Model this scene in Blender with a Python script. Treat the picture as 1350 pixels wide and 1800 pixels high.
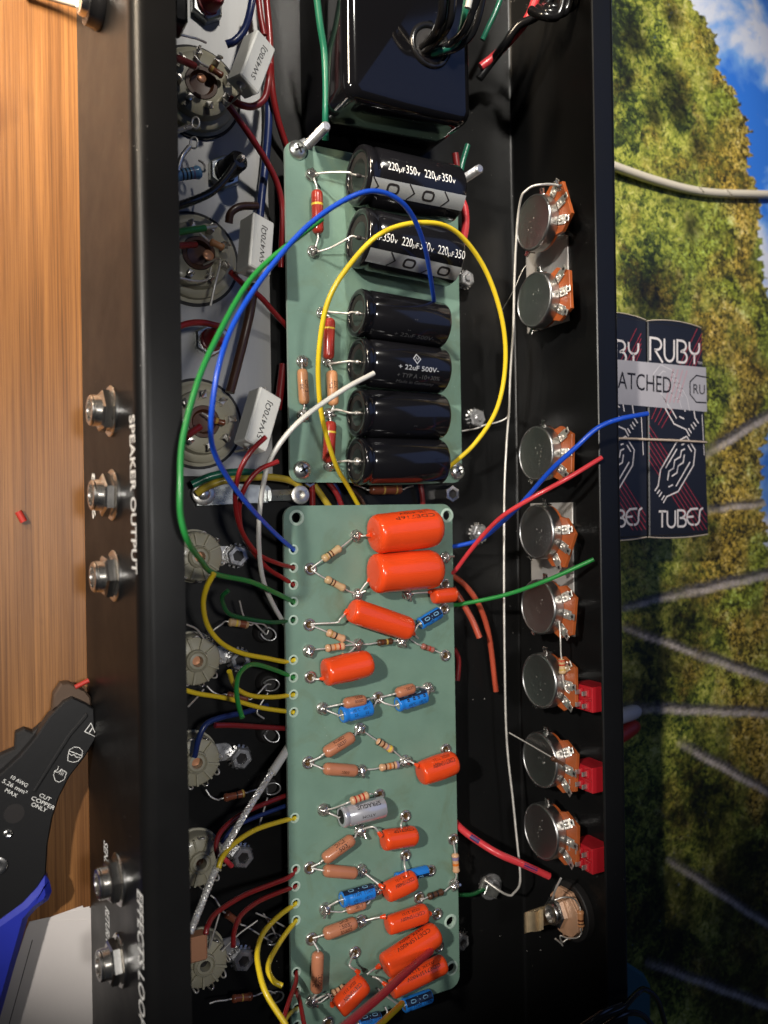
import bpy, math, random
from mathutils import Vector, Matrix
random.seed(11)
V = Vector
for o in list(bpy.data.objects):
    bpy.data.objects.remove(o, do_unlink=True)
SC = bpy.context.scene
COL = SC.collection
S = 0.001                                   # everything below is written in millimetres

# ------------------------------------------------------------------ camera
FOC, TH, PH, CH = 1480.0, math.radians(27.6), math.asin(0.016), 332.0
CAMP = V((0, 0, CH))
FWD = V((math.sin(TH), 0, -math.cos(TH)))
RGT = V((math.cos(TH) * math.cos(PH), -math.sin(PH), math.sin(TH) * math.cos(PH)))
UPV = V((math.sin(PH) * math.cos(TH), math.cos(PH), math.sin(PH) * math.sin(TH)))
cam = bpy.data.cameras.new('camera')
camo = bpy.data.objects.new('camera', cam)
COL.objects.link(camo)
cam.sensor_fit = 'VERTICAL'
cam.sensor_height = 24.0
cam.sensor_width = 18.0
cam.lens = 24.0 * FOC / 1800.0
cam.clip_start = 0.01
cam.clip_end = 20
cam.dof.use_dof = True
cam.dof.focus_distance = 0.338
cam.dof.aperture_fstop = 6.5
mw = Matrix.Identity(4)
for i, c in enumerate((RGT, UPV, -FWD)):
    mw[0][i], mw[1][i], mw[2][i] = c
mw.translation = CAMP * S
camo.matrix_world = mw
SC.camera = camo

# ------------------------------------------------------------------ world, lamps, exposure
world = bpy.data.worlds.new('World')
SC.world = world
world.use_nodes = True
bg = world.node_tree.nodes['Background']
bg.inputs[0].default_value = (0.10, 0.115, 0.15, 1)
bg.inputs[1].default_value = 0.12

def area(name, pos, target, size, power, col, shape='DISK', size_y=None, spread=None):
    l = bpy.data.lights.new(name, 'AREA')
    l.shape = shape
    l.size = size * S
    if size_y:
        l.size_y = size_y * S
    l.energy = power
    l.color = col
    if spread:
        l.spread = math.radians(spread)
    o = bpy.data.objects.new(name, l)
    COL.objects.link(o)
    o.location = V(pos) * S
    o.rotation_euler = (V(target) - V(pos)).to_track_quat('-Z', 'Y').to_euler()
    return o

def spot(name, pos, target, size, power, col, ang, blend):
    l = bpy.data.lights.new(name, 'SPOT')
    l.energy = power
    l.color = col
    l.spot_size = math.radians(ang)
    l.spot_blend = blend
    l.shadow_soft_size = size * S
    o = bpy.data.objects.new(name, l)
    COL.objects.link(o)
    o.location = V(pos) * S
    o.rotation_euler = (V(target) - V(pos)).to_track_quat('-Z', 'Y').to_euler()
    return o

spot('key_lamp', (-440, 200, 575), (100, 0, 0), 16, 28.0, (1.0, 0.94, 0.86), 28.6, 0.36)
spot('overhead_lamp', (35, 25, 560), (135, -55, 0), 26, 4.6, (1.0, 0.97, 0.92), 35, 0.55)
spot('top_lamp', (110, 500, 520), (268, 215, 0), 20, 23.0, (1.0, 0.95, 0.86), 40, 0.85)
area('warm_desk_lamp', (-190, 350, 240), (10, 245, 0), 200, 1.3, (1.0, 0.82, 0.60), 'RECTANGLE', 30, 60)
area('cool_reflection_fill', (650, 250, 620), (200, 60, 0), 620, 0.62, (0.26, 0.42, 1.0), 'SQUARE')  # added unseen cool panel, gives the glossy blacks their navy reflections
SC.view_settings.view_transform = 'Standard'
SC.view_settings.look = 'None'
SC.view_settings.exposure = -0.15
SC.view_settings.gamma = 1.0
SC.cycles.use_denoising = True
SC.cycles.max_bounces = 8

# ------------------------------------------------------------------ pixel <-> place helpers (photo pixels 1350 x 1800)
def ray(u, v):
    return FWD + RGT * ((u - 675) / FOC) + UPV * ((900 - v) / FOC)
def Z(u, v, z):
    d = ray(u, v)
    return CAMP + d * ((z - CH) / d.z)
def X(u, v, x):
    d = ray(u, v)
    return CAMP + d * (x / d.x)
def proj(p):
    q = V(p) - CAMP
    t = q.dot(FWD)
    return (675 + FOC * q.dot(RGT) / t, 900 - FOC * q.dot(UPV) / t)
ZB = 14.0                                   # top of the circuit boards
def B(u, v, h=0.0):
    return Z(u, v, ZB + h)

# ------------------------------------------------------------------ materials
MATS = {}
def N(nt, t, **kw):
    n = nt.nodes.new(t)
    for k, val in kw.items():
        if hasattr(n, k):
            setattr(n, k, val)
        else:
            n.inputs[k].default_value = val
    return n
def pm(name, col, rough=0.5, metal=0.0, coat=0.0, bump=0.0, bscale=900.0, var=0.0, vscale=120.0, rvar=0.0, spec=0.5, stretch=None, trans=0.0, sss=0.0):
    m = bpy.data.materials.new(name)
    m.use_nodes = True
    nt = m.node_tree
    b = nt.nodes['Principled BSDF']
    b.inputs['Base Color'].default_value = (*col, 1)
    b.inputs['Roughness'].default_value = rough
    b.inputs['Metallic'].default_value = metal
    b.inputs['Coat Weight'].default_value = coat
    b.inputs['Coat Roughness'].default_value = 0.08
    b.inputs['Specular IOR Level'].default_value = spec
    if trans:
        b.inputs['Transmission Weight'].default_value = trans
    if sss:
        b.inputs['Subsurface Weight'].default_value = sss
        b.inputs['Subsurface Radius'].default_value = (0.002, 0.001, 0.001)
        b.inputs['Subsurface Scale'].default_value = 0.4
    tc = N(nt, 'ShaderNodeTexCoord')
    src = tc.outputs['Object']
    if stretch:
        mp = N(nt, 'ShaderNodeMapping')
        mp.inputs['Scale'].default_value = stretch
        nt.links.new(src, mp.inputs[0])
        src = mp.outputs[0]
    if var or rvar:
        n = N(nt, 'ShaderNodeTexNoise', Scale=vscale, Detail=5.0, Roughness=0.6)
        nt.links.new(src, n.inputs['Vector'])
        if var:
            mr = N(nt, 'ShaderNodeMapRange')
            mr.inputs[1].default_value, mr.inputs[2].default_value = 0.3, 0.7
            mr.inputs[3].default_value, mr.inputs[4].default_value = 1 - var, 1 + var
            nt.links.new(n.outputs[0], mr.inputs[0])
            mx = N(nt, 'ShaderNodeMix', data_type='RGBA', blend_type='MULTIPLY')
            mx.inputs[0].default_value = 1
            mx.inputs[6].default_value = (*col, 1)
            nt.links.new(mr.outputs[0], mx.inputs[7])
            nt.links.new(mx.outputs[2], b.inputs['Base Color'])
        if rvar:
            mr = N(nt, 'ShaderNodeMapRange')
            mr.inputs[1].default_value, mr.inputs[2].default_value = 0.3, 0.7
            mr.inputs[3].default_value, mr.inputs[4].default_value = max(0.02, rough - rvar), rough + rvar
            nt.links.new(n.outputs[0], mr.inputs[0])
            nt.links.new(mr.outputs[0], b.inputs['Roughness'])
    if bump:
        n = N(nt, 'ShaderNodeTexNoise', Scale=bscale, Detail=3.0)
        nt.links.new(src, n.inputs['Vector'])
        bp = N(nt, 'ShaderNodeBump', Strength=bump, Distance=0.0004)
        nt.links.new(n.outputs[0], bp.inputs['Height'])
        nt.links.new(bp.outputs[0], b.inputs['Normal'])
    MATS[name] = m
    return m

def dusty(m, amount=0.5, scale=260.0, col=(0.45, 0.43, 0.4)):
    """a sprinkle of pale dust specks lying on the surface"""
    nt = m.node_tree
    b = nt.nodes['Principled BSDF']
    tc = N(nt, 'ShaderNodeTexCoord')
    vo = N(nt, 'ShaderNodeTexVoronoi', Scale=scale)
    nt.links.new(tc.outputs['Object'], vo.inputs['Vector'])
    n = N(nt, 'ShaderNodeTexNoise', Scale=scale * 0.09, Detail=2.0)
    nt.links.new(tc.outputs['Object'], n.inputs['Vector'])
    size = N(nt, 'ShaderNodeMapRange')
    size.inputs[1].default_value, size.inputs[2].default_value = 0.5, 0.72
    size.inputs[3].default_value, size.inputs[4].default_value = 0.0, 0.13 * amount * 2
    nt.links.new(n.outputs[0], size.inputs[0])
    lt = N(nt, 'ShaderNodeMath', operation='LESS_THAN')
    nt.links.new(vo.outputs['Distance'], lt.inputs[0])
    nt.links.new(size.outputs[0], lt.inputs[1])
    mx = N(nt, 'ShaderNodeMix', data_type='RGBA')
    old = b.inputs['Base Color']
    if old.is_linked:
        nt.links.new(old.links[0].from_socket, mx.inputs[6])
    else:
        mx.inputs[6].default_value = old.default_value
    mx.inputs[7].default_value = (*col, 1)
    nt.links.new(lt.outputs[0], mx.inputs[0])
    nt.links.new(mx.outputs[2], b.inputs['Base Color'])
    return m

pm('black_paint', (0.0065, 0.0066, 0.0068), 0.34, 0, 0, 0.06, 2500, 0, 45, 0.05, spec=0.27)
dusty(MATS['black_paint'], 0.35, 330)
pm('dimmed_black_paint', (0.006, 0.006, 0.0062), 0.36, 0, 0, 0.06, 2500, 0, 45, 0.05, spec=0.16)  # same chassis paint, sheen cut to put shade on the back panel
dusty(MATS['dimmed_black_paint'], 0.3, 330)
pm('aluminium', (0.36, 0.36, 0.36), 0.50, 0.55, 0, 0.10, 260, 0.10, 90, 0.08, stretch=(1, 0.06, 1))
pm('plate_metal', (0.62, 0.60, 0.57), 0.42, 0.6, 0, 0.08, 260, 0.08, 90, 0.06, stretch=(1, 1, 0.06))
pm('zinc', (0.74, 0.77, 0.74), 0.30, 0.95, 0, 0.08, 500, 0.12, 150, 0.08)
pm('nickel', (0.74, 0.72, 0.69), 0.24, 1.0, 0, 0, 1, 0.06, 80, 0.06)
pm('can_metal', (0.43, 0.428, 0.425), 0.34, 1.0, 0, 0.03, 220, 0.02, 120, 0, stretch=(1, 1, 0.05))
dusty(MATS['can_metal'], 0.22, 600, (0.8, 0.8, 0.78))
pm('steel', (0.66, 0.66, 0.67), 0.32, 0.85, 0, 0.05, 500, 0.1, 300, 0.1)
pm('tin_wire', (0.74, 0.71, 0.66), 0.40, 0.55, 0, 0.05, 700, 0.1, 300, 0.08)
pm('solder', (0.55, 0.52, 0.49), 0.20, 0.85, 0, 0.25, 420, 0.25, 350, 0.1)
pm('flux', (0.10, 0.055, 0.02), 0.2, 0, 0.3, 0.2, 500, 0.3, 300)
pm('brass', (0.80, 0.62, 0.38), 0.34, 0.7, 0, 0.05, 400, 0.1, 200, 0.06)
pm('copper_phenolic', (0.62, 0.36, 0.22), 0.42, 0.15, 0.1, 0.1, 500, 0.12, 180)
pm('fr4', (0.160, 0.262, 0.203), 0.40, 0, 0.0, 0.10, 1100, 0.08, 55, 0.08)
def stained(m, col, scale, lo, hi):
    """faint flux stains and handling marks with their own blotchy outline"""
    nt = m.node_tree
    b = nt.nodes['Principled BSDF']
    tc = N(nt, 'ShaderNodeTexCoord')
    n = N(nt, 'ShaderNodeTexNoise', Scale=scale, Detail=6.0, Roughness=0.65, Distortion=1.2)
    nt.links.new(tc.outputs['Object'], n.inputs['Vector'])
    mr = N(nt, 'ShaderNodeMapRange')
    mr.inputs[1].default_value, mr.inputs[2].default_value = lo, hi
    nt.links.new(n.outputs[0], mr.inputs[0])
    mx = N(nt, 'ShaderNodeMix', data_type='RGBA', blend_type='MULTIPLY')
    nt.links.new(mr.outputs[0], mx.inputs[0])
    nt.links.new(b.inputs['Base Color'].links[0].from_socket, mx.inputs[6])
    mx.inputs[7].default_value = (*col, 1)
    nt.links.new(mx.outputs[2], b.inputs['Base Color'])
stained(MATS['fr4'], (0.90, 0.80, 0.70), 45.0, 0.52, 0.72)
dusty(MATS['fr4'], 0.22, 420, (0.6, 0.66, 0.6))
pm('fr4_edge', (0.42, 0.55, 0.46), 0.5)
pm('orange_epoxy', (0.80, 0.072, 0.014), 0.22, 0, 0.2, 0.30, 75, 0.06, 60, 0.05)
pm('ink', (0.012, 0.010, 0.010), 0.5)
pm('ink_brown', (0.06, 0.02, 0.012), 0.5)
pm('white_print', (0.80, 0.80, 0.78), 0.5)
pm('grey_print', (0.33, 0.34, 0.36), 0.4)
pm('dim_print', (0.06, 0.06, 0.062), 0.4)
pm('black_sleeve', (0.006, 0.006, 0.0075), 0.14, 0, 0.2, 0.05, 120, 0, 100, 0.03)
dusty(MATS['black_sleeve'], 0.25, 500)
pm('rubber', (0.012, 0.011, 0.011), 0.62, 0, 0, 0.15, 600)
pm('silver_band', (0.46, 0.48, 0.48), 0.32, 0.5)
pm('trafo_black', (0.004, 0.004, 0.005), 0.08, 0, 0.0, 0.04, 60)
dusty(MATS['trafo_black'], 0.4, 300)
pm('tan_epoxy', (0.46, 0.18, 0.095), 0.30, 0, 0.15, 0.08, 300, 0.08, 150)
pm('tan_light', (0.58, 0.27, 0.12), 0.35, 0, 0.1, 0.08, 300, 0.1, 150)
pm('red_epoxy', (0.34, 0.032, 0.020), 0.24, 0, 0.25, 0.25, 180, 0.12, 120)
pm('brown_epoxy', (0.20, 0.058, 0.028), 0.3, 0, 0.2, 0.1, 200, 0.12, 150)
pm('beige_epoxy', (0.56, 0.38, 0.20), 0.32, 0, 0.15, 0.1, 300, 0.08, 150)
pm('peach_epoxy', (0.62, 0.36, 0.20), 0.32, 0, 0.15, 0.1, 300, 0.08, 150)
pm('pink_epoxy', (0.36, 0.13, 0.10), 0.35, 0, 0.1, 0.1, 300)
pm('dark_brown_epoxy', (0.075, 0.032, 0.016), 0.35, 0, 0.1, 0.1, 300)
pm('blue_film', (0.20, 0.42, 0.62), 0.3, 0, 0.15)
for nm, c in dict(band_black=(0.012, 0.01, 0.01), band_brown=(0.13, 0.035, 0.012), band_red=(0.45, 0.03, 0.012), band_orange=(0.62, 0.16, 0.02),
                  band_yellow=(0.72, 0.5, 0.05), band_gold=(0.5, 0.33, 0.08), band_violet=(0.25, 0.2, 0.32)).items():
    pm(nm, c, 0.35)
pm('blue_sleeve', (0.018, 0.20, 0.66), 0.24, 0, 0.2, 0.05, 200, 0.06, 100)
pm('navy_sleeve', (0.012, 0.022, 0.05), 0.25, 0, 0.2)
pm('clear_sleeve', (0.56, 0.56, 0.60), 0.24, 0.45, 0.3, 0.15, 160, 0.1, 100, 0.05)
pm('ceramic', (0.38, 0.355, 0.26), 0.40, 0, 0.1, 0.08, 400, 0.10, 90)
pm('ceramic_dark', (0.17, 0.155, 0.12), 0.45, 0, 0, 0.1, 400, 0.12, 90)
pm('socket_core', (0.085, 0.030, 0.013), 0.4, 0, 0.2, 0.1, 200, 0.2, 80)
pm('copper_glow', (0.75, 0.36, 0.20), 0.35, 0.4)
pm('cement', (0.66, 0.66, 0.62), 0.55, 0, 0, 0.22, 420, 0.05, 120)
pm('wafer', (0.36, 0.085, 0.022), 0.36, 0, 0.15, 0.08, 300, 0.12, 120)
pm('tin_lug', (0.74, 0.71, 0.66), 0.32, 0.85, 0, 0.02, 500, 0.1, 300, 0.08)
pm('switch_red', (0.42, 0.014, 0.022), 0.28, 0, 0.2, 0.06, 300)
def wirem(nm, c, r=0.34):
    pm(nm, c, r, 0, 0.08, 0.06, 260, 0.06, 90, 0.05)
wirem('w_red', (0.27, 0.014, 0.015))
wirem('w_darkred', (0.20, 0.014, 0.016))
wirem('w_pinkred', (0.62, 0.045, 0.055))
wirem('w_orange', (0.42, 0.07, 0.035))
wirem('w_blue', (0.010, 0.075, 0.55))
wirem('w_darkblue', (0.008, 0.018, 0.09))
wirem('w_navy', (0.014, 0.030, 0.13))
wirem('w_green', (0.022, 0.24, 0.048))
wirem('w_darkgreen', (0.012, 0.10, 0.03))
wirem('w_teal', (0.010, 0.13, 0.075))
wirem('w_yellow', (0.76, 0.55, 0.022))
wirem('w_olive', (0.46, 0.34, 0.035))
wirem('w_white', (0.62, 0.61, 0.56))
wirem('w_black', (0.009, 0.009, 0.010), 0.22)
wirem('w_brown', (0.055, 0.024, 0.014))
pm('cable_cream', (0.74, 0.66, 0.52), 0.5, 0, 0, 0.1, 200)
pm('handle_blue', (0.020, 0.032, 0.36), 0.38, 0, 0, 0.1, 300, 0.1, 60)
pm('tool_black', (0.010, 0.010, 0.011), 0.42, 0.2, 0, 0.06, 700)
pm('tool_brown', (0.10, 0.065, 0.045), 0.5, 0.5)
pm('paper', (0.62, 0.58, 0.56), 0.8, 0, 0, 0.05, 300, 0.03, 40)
pm('card_black', (0.012, 0.0125, 0.016), 0.40, 0, 0.05, 0.05, 500)
pm('card_edge', (0.55, 0.46, 0.36), 0.7)
pm('print_red', (0.42, 0.035, 0.05), 0.45)
pm('print_white', (0.76, 0.70, 0.68), 0.45)
pm('tape_grey', (0.42, 0.40, 0.42), 0.35, 0, 0.05, 0.05, 200, 0.06, 60)
pm('tape_pale', (0.60, 0.57, 0.58), 0.4)
pm('tape_pink', (0.50, 0.33, 0.36), 0.4)
pm('rubber_band', (0.60, 0.47, 0.36), 0.6)
pm('cloth_teal', (0.035, 0.13, 0.16), 0.8)
pm('knob_white', (0.55, 0.54, 0.56), 0.5)
pm('knob_red', (0.42, 0.03, 0.02), 0.5)
pm('braid', (0.78, 0.76, 0.72), 0.35, 0.5, 0, 0.6, 330, 0.3, 500)
M = MATS

# ------------------------------------------------------------------ mesh helpers
def frame(ax, ref=None):
    ax = V(ax).normalized()
    ref = V(ref) if ref is not None else (V((0, 0, 1)) if abs(ax.z) < 0.9 else V((0, 1, 0)))
    e1 = (ref - ax * ref.dot(ax)).normalized()
    return ax, e1, ax.cross(e1)

def smooth_path(pts, k=6):
    pts = [V(p) for p in pts]
    if len(pts) < 3:
        return pts
    P = [pts[0] * 2 - pts[1]] + pts + [pts[-1] * 2 - pts[-2]]
    out = []
    for i in range(1, len(P) - 2):
        p0, p1, p2, p3 = P[i - 1], P[i], P[i + 1], P[i + 2]
        for j in range(k):
            t = j / k
            out.append(0.5 * ((2 * p1) + (p2 - p0) * t + (2 * p0 - 5 * p1 + 4 * p2 - p3) * t * t + (3 * p1 - p0 - 3 * p2 + p3) * t ** 3))
    out.append(pts[-1])
    return out

class MB:
    def __init__(s):
        s.v, s.f = [], []
    def add(s, vs, fs):
        o = len(s.v)
        s.v += [V(p) for p in vs]
        s.f += [tuple(i + o for i in f) for f in fs]
        return s
    def rev(s, p, ax, prof, n=24, ref=None, cap=True):
        """surface of revolution: prof = [(distance along axis, radius)...]"""
        a, e1, e2 = frame(ax, ref)
        vs, fs = [], []
        for (d, r) in prof:
            for k in range(n):
                t = 2 * math.pi * k / n
                vs.append(V(p) + a * d + (e1 * math.cos(t) + e2 * math.sin(t)) * r)
        for i in range(len(prof) - 1):
            for k in range(n):
                k2 = (k + 1) % n
                fs.append((i * n + k, i * n + k2, (i + 1) * n + k2, (i + 1) * n + k))
        if cap:
            fs.append(tuple(range(n - 1, -1, -1)))
            m = (len(prof) - 1) * n
            fs.append(tuple(range(m, m + n)))
        return s.add(vs, fs)
    def tube(s, pts, r, n=8, k=6, closed=False, smooth=True):
        P = smooth_path(pts, k) if smooth else [V(p) for p in pts]
        m = len(P)
        rs = r if isinstance(r, (list, tuple)) else None
        vs, fs = [], []
        T = (P[1] - P[0]).normalized()
        _, e1, e2 = frame(T)
        for i in range(m):
            t = (P[min(i + 1, m - 1)] - P[max(i - 1, 0)])
            t = t.normalized() if t.length > 1e-9 else T
            e1 = (e1 - t * e1.dot(t)).normalized()
            e2 = t.cross(e1)
            rr = r if rs is None else rs[0] + (rs[1] - rs[0]) * i / (m - 1)
            for q in range(n):
                a = 2 * math.pi * q / n
                vs.append(P[i] + (e1 * math.cos(a) + e2 * math.sin(a)) * rr)
        for i in range(m - 1):
            for q in range(n):
                q2 = (q + 1) % n
                fs.append((i * n + q, i * n + q2, (i + 1) * n + q2, (i + 1) * n + q))
        fs.append(tuple(range(n - 1, -1, -1)))
        fs.append(tuple(range((m - 1) * n, m * n)))
        return s.add(vs, fs)
    def loops(s, L, cap=True):
        """skin between loops of equal length"""
        n = len(L[0])
        vs = [p for l in L for p in l]
        fs = []
        for i in range(len(L) - 1):
            for k in range(n):
                k2 = (k + 1) % n
                fs.append((i * n + k, i * n + k2, (i + 1) * n + k2, (i + 1) * n + k))
        if cap:
            fs.append(tuple(range(n - 1, -1, -1)))
            m = (len(L) - 1) * n
            fs.append(tuple(range(m, m + n)))
        return s.add(vs, fs)
    def prism(s, poly, O, ex, ey, ez, h, cham=0.0):
        """poly (2D list) in the plane O,ex,ey raised by h along ez, edges chamfered"""
        O, ex, ey, ez = V(O), V(ex), V(ey), V(ez)
        n = len(poly)
        def ins(d):
            out = []
            for i in range(n):
                p0, p1, p2 = V(poly[i - 1]), V(poly[i]), V(poly[(i + 1) % n])
                a, b = (p1 - p0).normalized(), (p2 - p1).normalized()
                na, nb = V((-a.y, a.x)), V((-b.y, b.x))
                q = na + nb
                q = q / max(0.3, (1 + na.dot(nb)))
                out.append(p1 + q * d)
            return out
        ar = sum(poly[i - 1][0] * poly[i][1] - poly[i][0] * poly[i - 1][1] for i in range(n))
        sg = 1 if ar > 0 else -1
        def lift(pl, z):
            return [O + ex * p[0] + ey * p[1] + ez * z for p in pl]
        if cham:
            L = [lift(ins(sg * cham), 0), lift(poly, cham), lift(poly, h - cham), lift(ins(sg * cham), h)]
        else:
            L = [lift(poly, 0), lift(poly, h)]
        return s.loops(L)
    def box(s, c, ax, ay, az, cham=0.0):
        """c centre; ax, ay, az full edge vectors"""
        ax, ay, az = V(ax), V(ay), V(az)
        lx, ly, lz = ax.length, ay.length, az.length
        poly = [(-lx / 2, -ly / 2), (lx / 2, -ly / 2), (lx / 2, ly / 2), (-lx / 2, ly / 2)]
        if cham:
            c1 = cham
            poly = [(-lx / 2 + c1, -ly / 2), (lx / 2 - c1, -ly / 2), (lx / 2, -ly / 2 + c1), (lx / 2, ly / 2 - c1), (lx / 2 - c1, ly / 2),
                    (-lx / 2 + c1, ly / 2), (-lx / 2, ly / 2 - c1), (-lx / 2, -ly / 2 + c1)]
        return s.prism(poly, V(c) - az / 2, ax / lx, ay / ly, az / lz, lz, cham)

def rrect(x0, y0, x1, y1, r, k=5):
    out = []
    for cx, cy, a0 in ((x1 - r, y0 + r, -90), (x1 - r, y1 - r, 0), (x0 + r, y1 - r, 90), (x0 + r, y0 + r, 180)):
        for i in range(k + 1):
            a = math.radians(a0 + 90 * i / k)
            out.append((cx + r * math.cos(a), cy + r * math.sin(a)))
    return out
def ngon(n, r, a0=0.0):
    return [(r * math.cos(a0 + 2 * math.pi * i / n), r * math.sin(a0 + 2 * math.pi * i / n)) for i in range(n)]

def ribbon(pts, w, closed=False):
    """flat 2D polyline with width: returns (verts2d, faces)"""
    P = [V((p[0], p[1])) for p in pts]
    n = len(P)
    vs, fs = [], []
    for i in range(n):
        if closed:
            a, b = P[i - 1], P[(i + 1) % n]
        else:
            a, b = P[max(i - 1, 0)], P[min(i + 1, n - 1)]
        d1 = (P[i] - a)
        d2 = (b - P[i])
        d1 = d1.normalized() if d1.length > 1e-9 else d2.normalized()
        d2 = d2.normalized() if d2.length > 1e-9 else d1
        n1, n2 = V((-d1.y, d1.x)), V((-d2.y, d2.x))
        q = (n1 + n2)
        q = q / max(0.5, 1 + n1.dot(n2))
        vs += [P[i] + q * w / 2, P[i] - q * w / 2]
    for i in range(n if closed else n - 1):
        j = (i + 1) % n
        fs.append((2 * i, 2 * i + 1, 2 * j + 1, 2 * j))
    return vs, fs

_txt = {}
def text2d(s, bold=0.0):
    """outline mesh of a string, scaled to height 1 (capital letters); returns verts2d, faces, width"""
    key = (s, bold)
    if key in _txt:
        return _txt[key]
    c = bpy.data.curves.new('lettering', 'FONT')
    c.body = s
    c.size = 1.0
    c.resolution_u = 3
    c.offset = bold
    o = bpy.data.objects.new('lettering', c)
    COL.objects.link(o)
    dg = bpy.context.evaluated_depsgraph_get()
    me = bpy.data.meshes.new_from_object(o.evaluated_get(dg))
    vs = [(p.co.x, p.co.y) for p in me.vertices]
    fs = [tuple(p.vertices) for p in me.polygons]
    bpy.data.objects.remove(o, do_unlink=True)
    bpy.data.curves.remove(c)
    bpy.data.meshes.remove(me)
    x0 = min(p[0] for p in vs)
    x1 = max(p[0] for p in vs)
    k = 1 / 0.72
    vs = [((p[0] - x0) * k, p[1] * k) for p in vs]
    _txt[key] = (vs, fs, (x1 - x0) * k)
    return _txt[key]

def flat_text(mb, s, O, ex, ey, width, height, bold=0.0):
    """string laid flat with its lower left corner at O"""
    vs, fs, w = text2d(s, bold)
    ex, ey = V(ex).normalized(), V(ey).normalized()
    mb.add([V(O) + ex * (p[0] * width / w) + ey * (p[1] * height) for p in vs], fs)
def cyl_pt(p0, ax, up, R):
    a, e1, e2 = frame(ax, up)
    def f(s_, h):
        t = h / R
        return V(p0) + a * s_ + (e1 * math.cos(t) - e2 * math.sin(t)) * R
    return f
def wrap_text(mb, s, f, s0, h0, width, height, flip=False, bold=0.0):
    """string wrapped on a cylinder map f(s, h): starts at s0,h0; flip turns it upside down"""
    vs, fs, w = text2d(s, bold)
    k = -1 if flip else 1
    mb.add([f(s0 + k * p[0] * width / w, h0 + k * p[1] * height) for p in vs], fs)
def map2d(mb, vs, fs, f):
    mb.add([f(p[0], p[1]) for p in vs], fs)

# ------------------------------------------------------------------ objects
def worldloc(o):
    p = V((0, 0, 0))
    while o is not None:
        p += o.location
        o = o.parent
    return p / S
def tag(o, label=None, cat=None, group=None, kind=None):
    for k, val in (('label', label), ('category', cat), ('group', group), ('kind', kind)):
        if val:
            o[k] = val
    return o
def thing(name, loc, label, cat, group=None):
    o = bpy.data.objects.new(name, None)
    o.empty_display_size = 0.005
    COL.objects.link(o)
    o.location = V(loc) * S
    return tag(o, label, cat, group)
def mesh_of(name, mb, off, mat, sharp=38):
    me = bpy.data.meshes.new(name)
    me.from_pydata([(p - off) * S for p in mb.v], [], mb.f)
    me.validate()
    me.update()
    if sharp:
        for p in me.polygons:
            p.use_smooth = True
        me.set_sharp_from_angle(angle=math.radians(sharp))
    me.materials.append(M[mat])
    return me
def part(name, mb, mat, parent, sharp=38, label=None):
    off = worldloc(parent)
    me = mesh_of(name, mb, off, mat, sharp)
    o = bpy.data.objects.new(name, me)
    COL.objects.link(o)
    o.parent = parent
    if label:
        o['label'] = label
    return o
def single(name, mb, mat, label, cat, group=None, sharp=38, kind=None):
    n = len(mb.v)
    c = V((sum(p.x for p in mb.v) / n, sum(p.y for p in mb.v) / n, min(p.z for p in mb.v)))
    me = mesh_of(name, mb, c, mat, sharp)
    o = bpy.data.objects.new(name, me)
    COL.objects.link(o)
    o.location = c * S
    return tag(o, label, cat, group, kind)
def place(name, me, parent, loc, rotz=0.0, scale=1.0):
    """a copy of a shared mesh as a part"""
    o = bpy.data.objects.new(name, me)
    COL.objects.link(o)
    o.parent = parent
    o.location = (V(loc) - worldloc(parent)) * S
    o.rotation_euler = (0, 0, rotz)
    o.scale = (scale, scale, scale)
    return o

# ================================================================== THE SETTING: desk, printed mat
EX, EY, EZ = V((1, 0, 0)), V((0, 1, 0)), V((0, 0, 1))
ZD = -3.0

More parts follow.
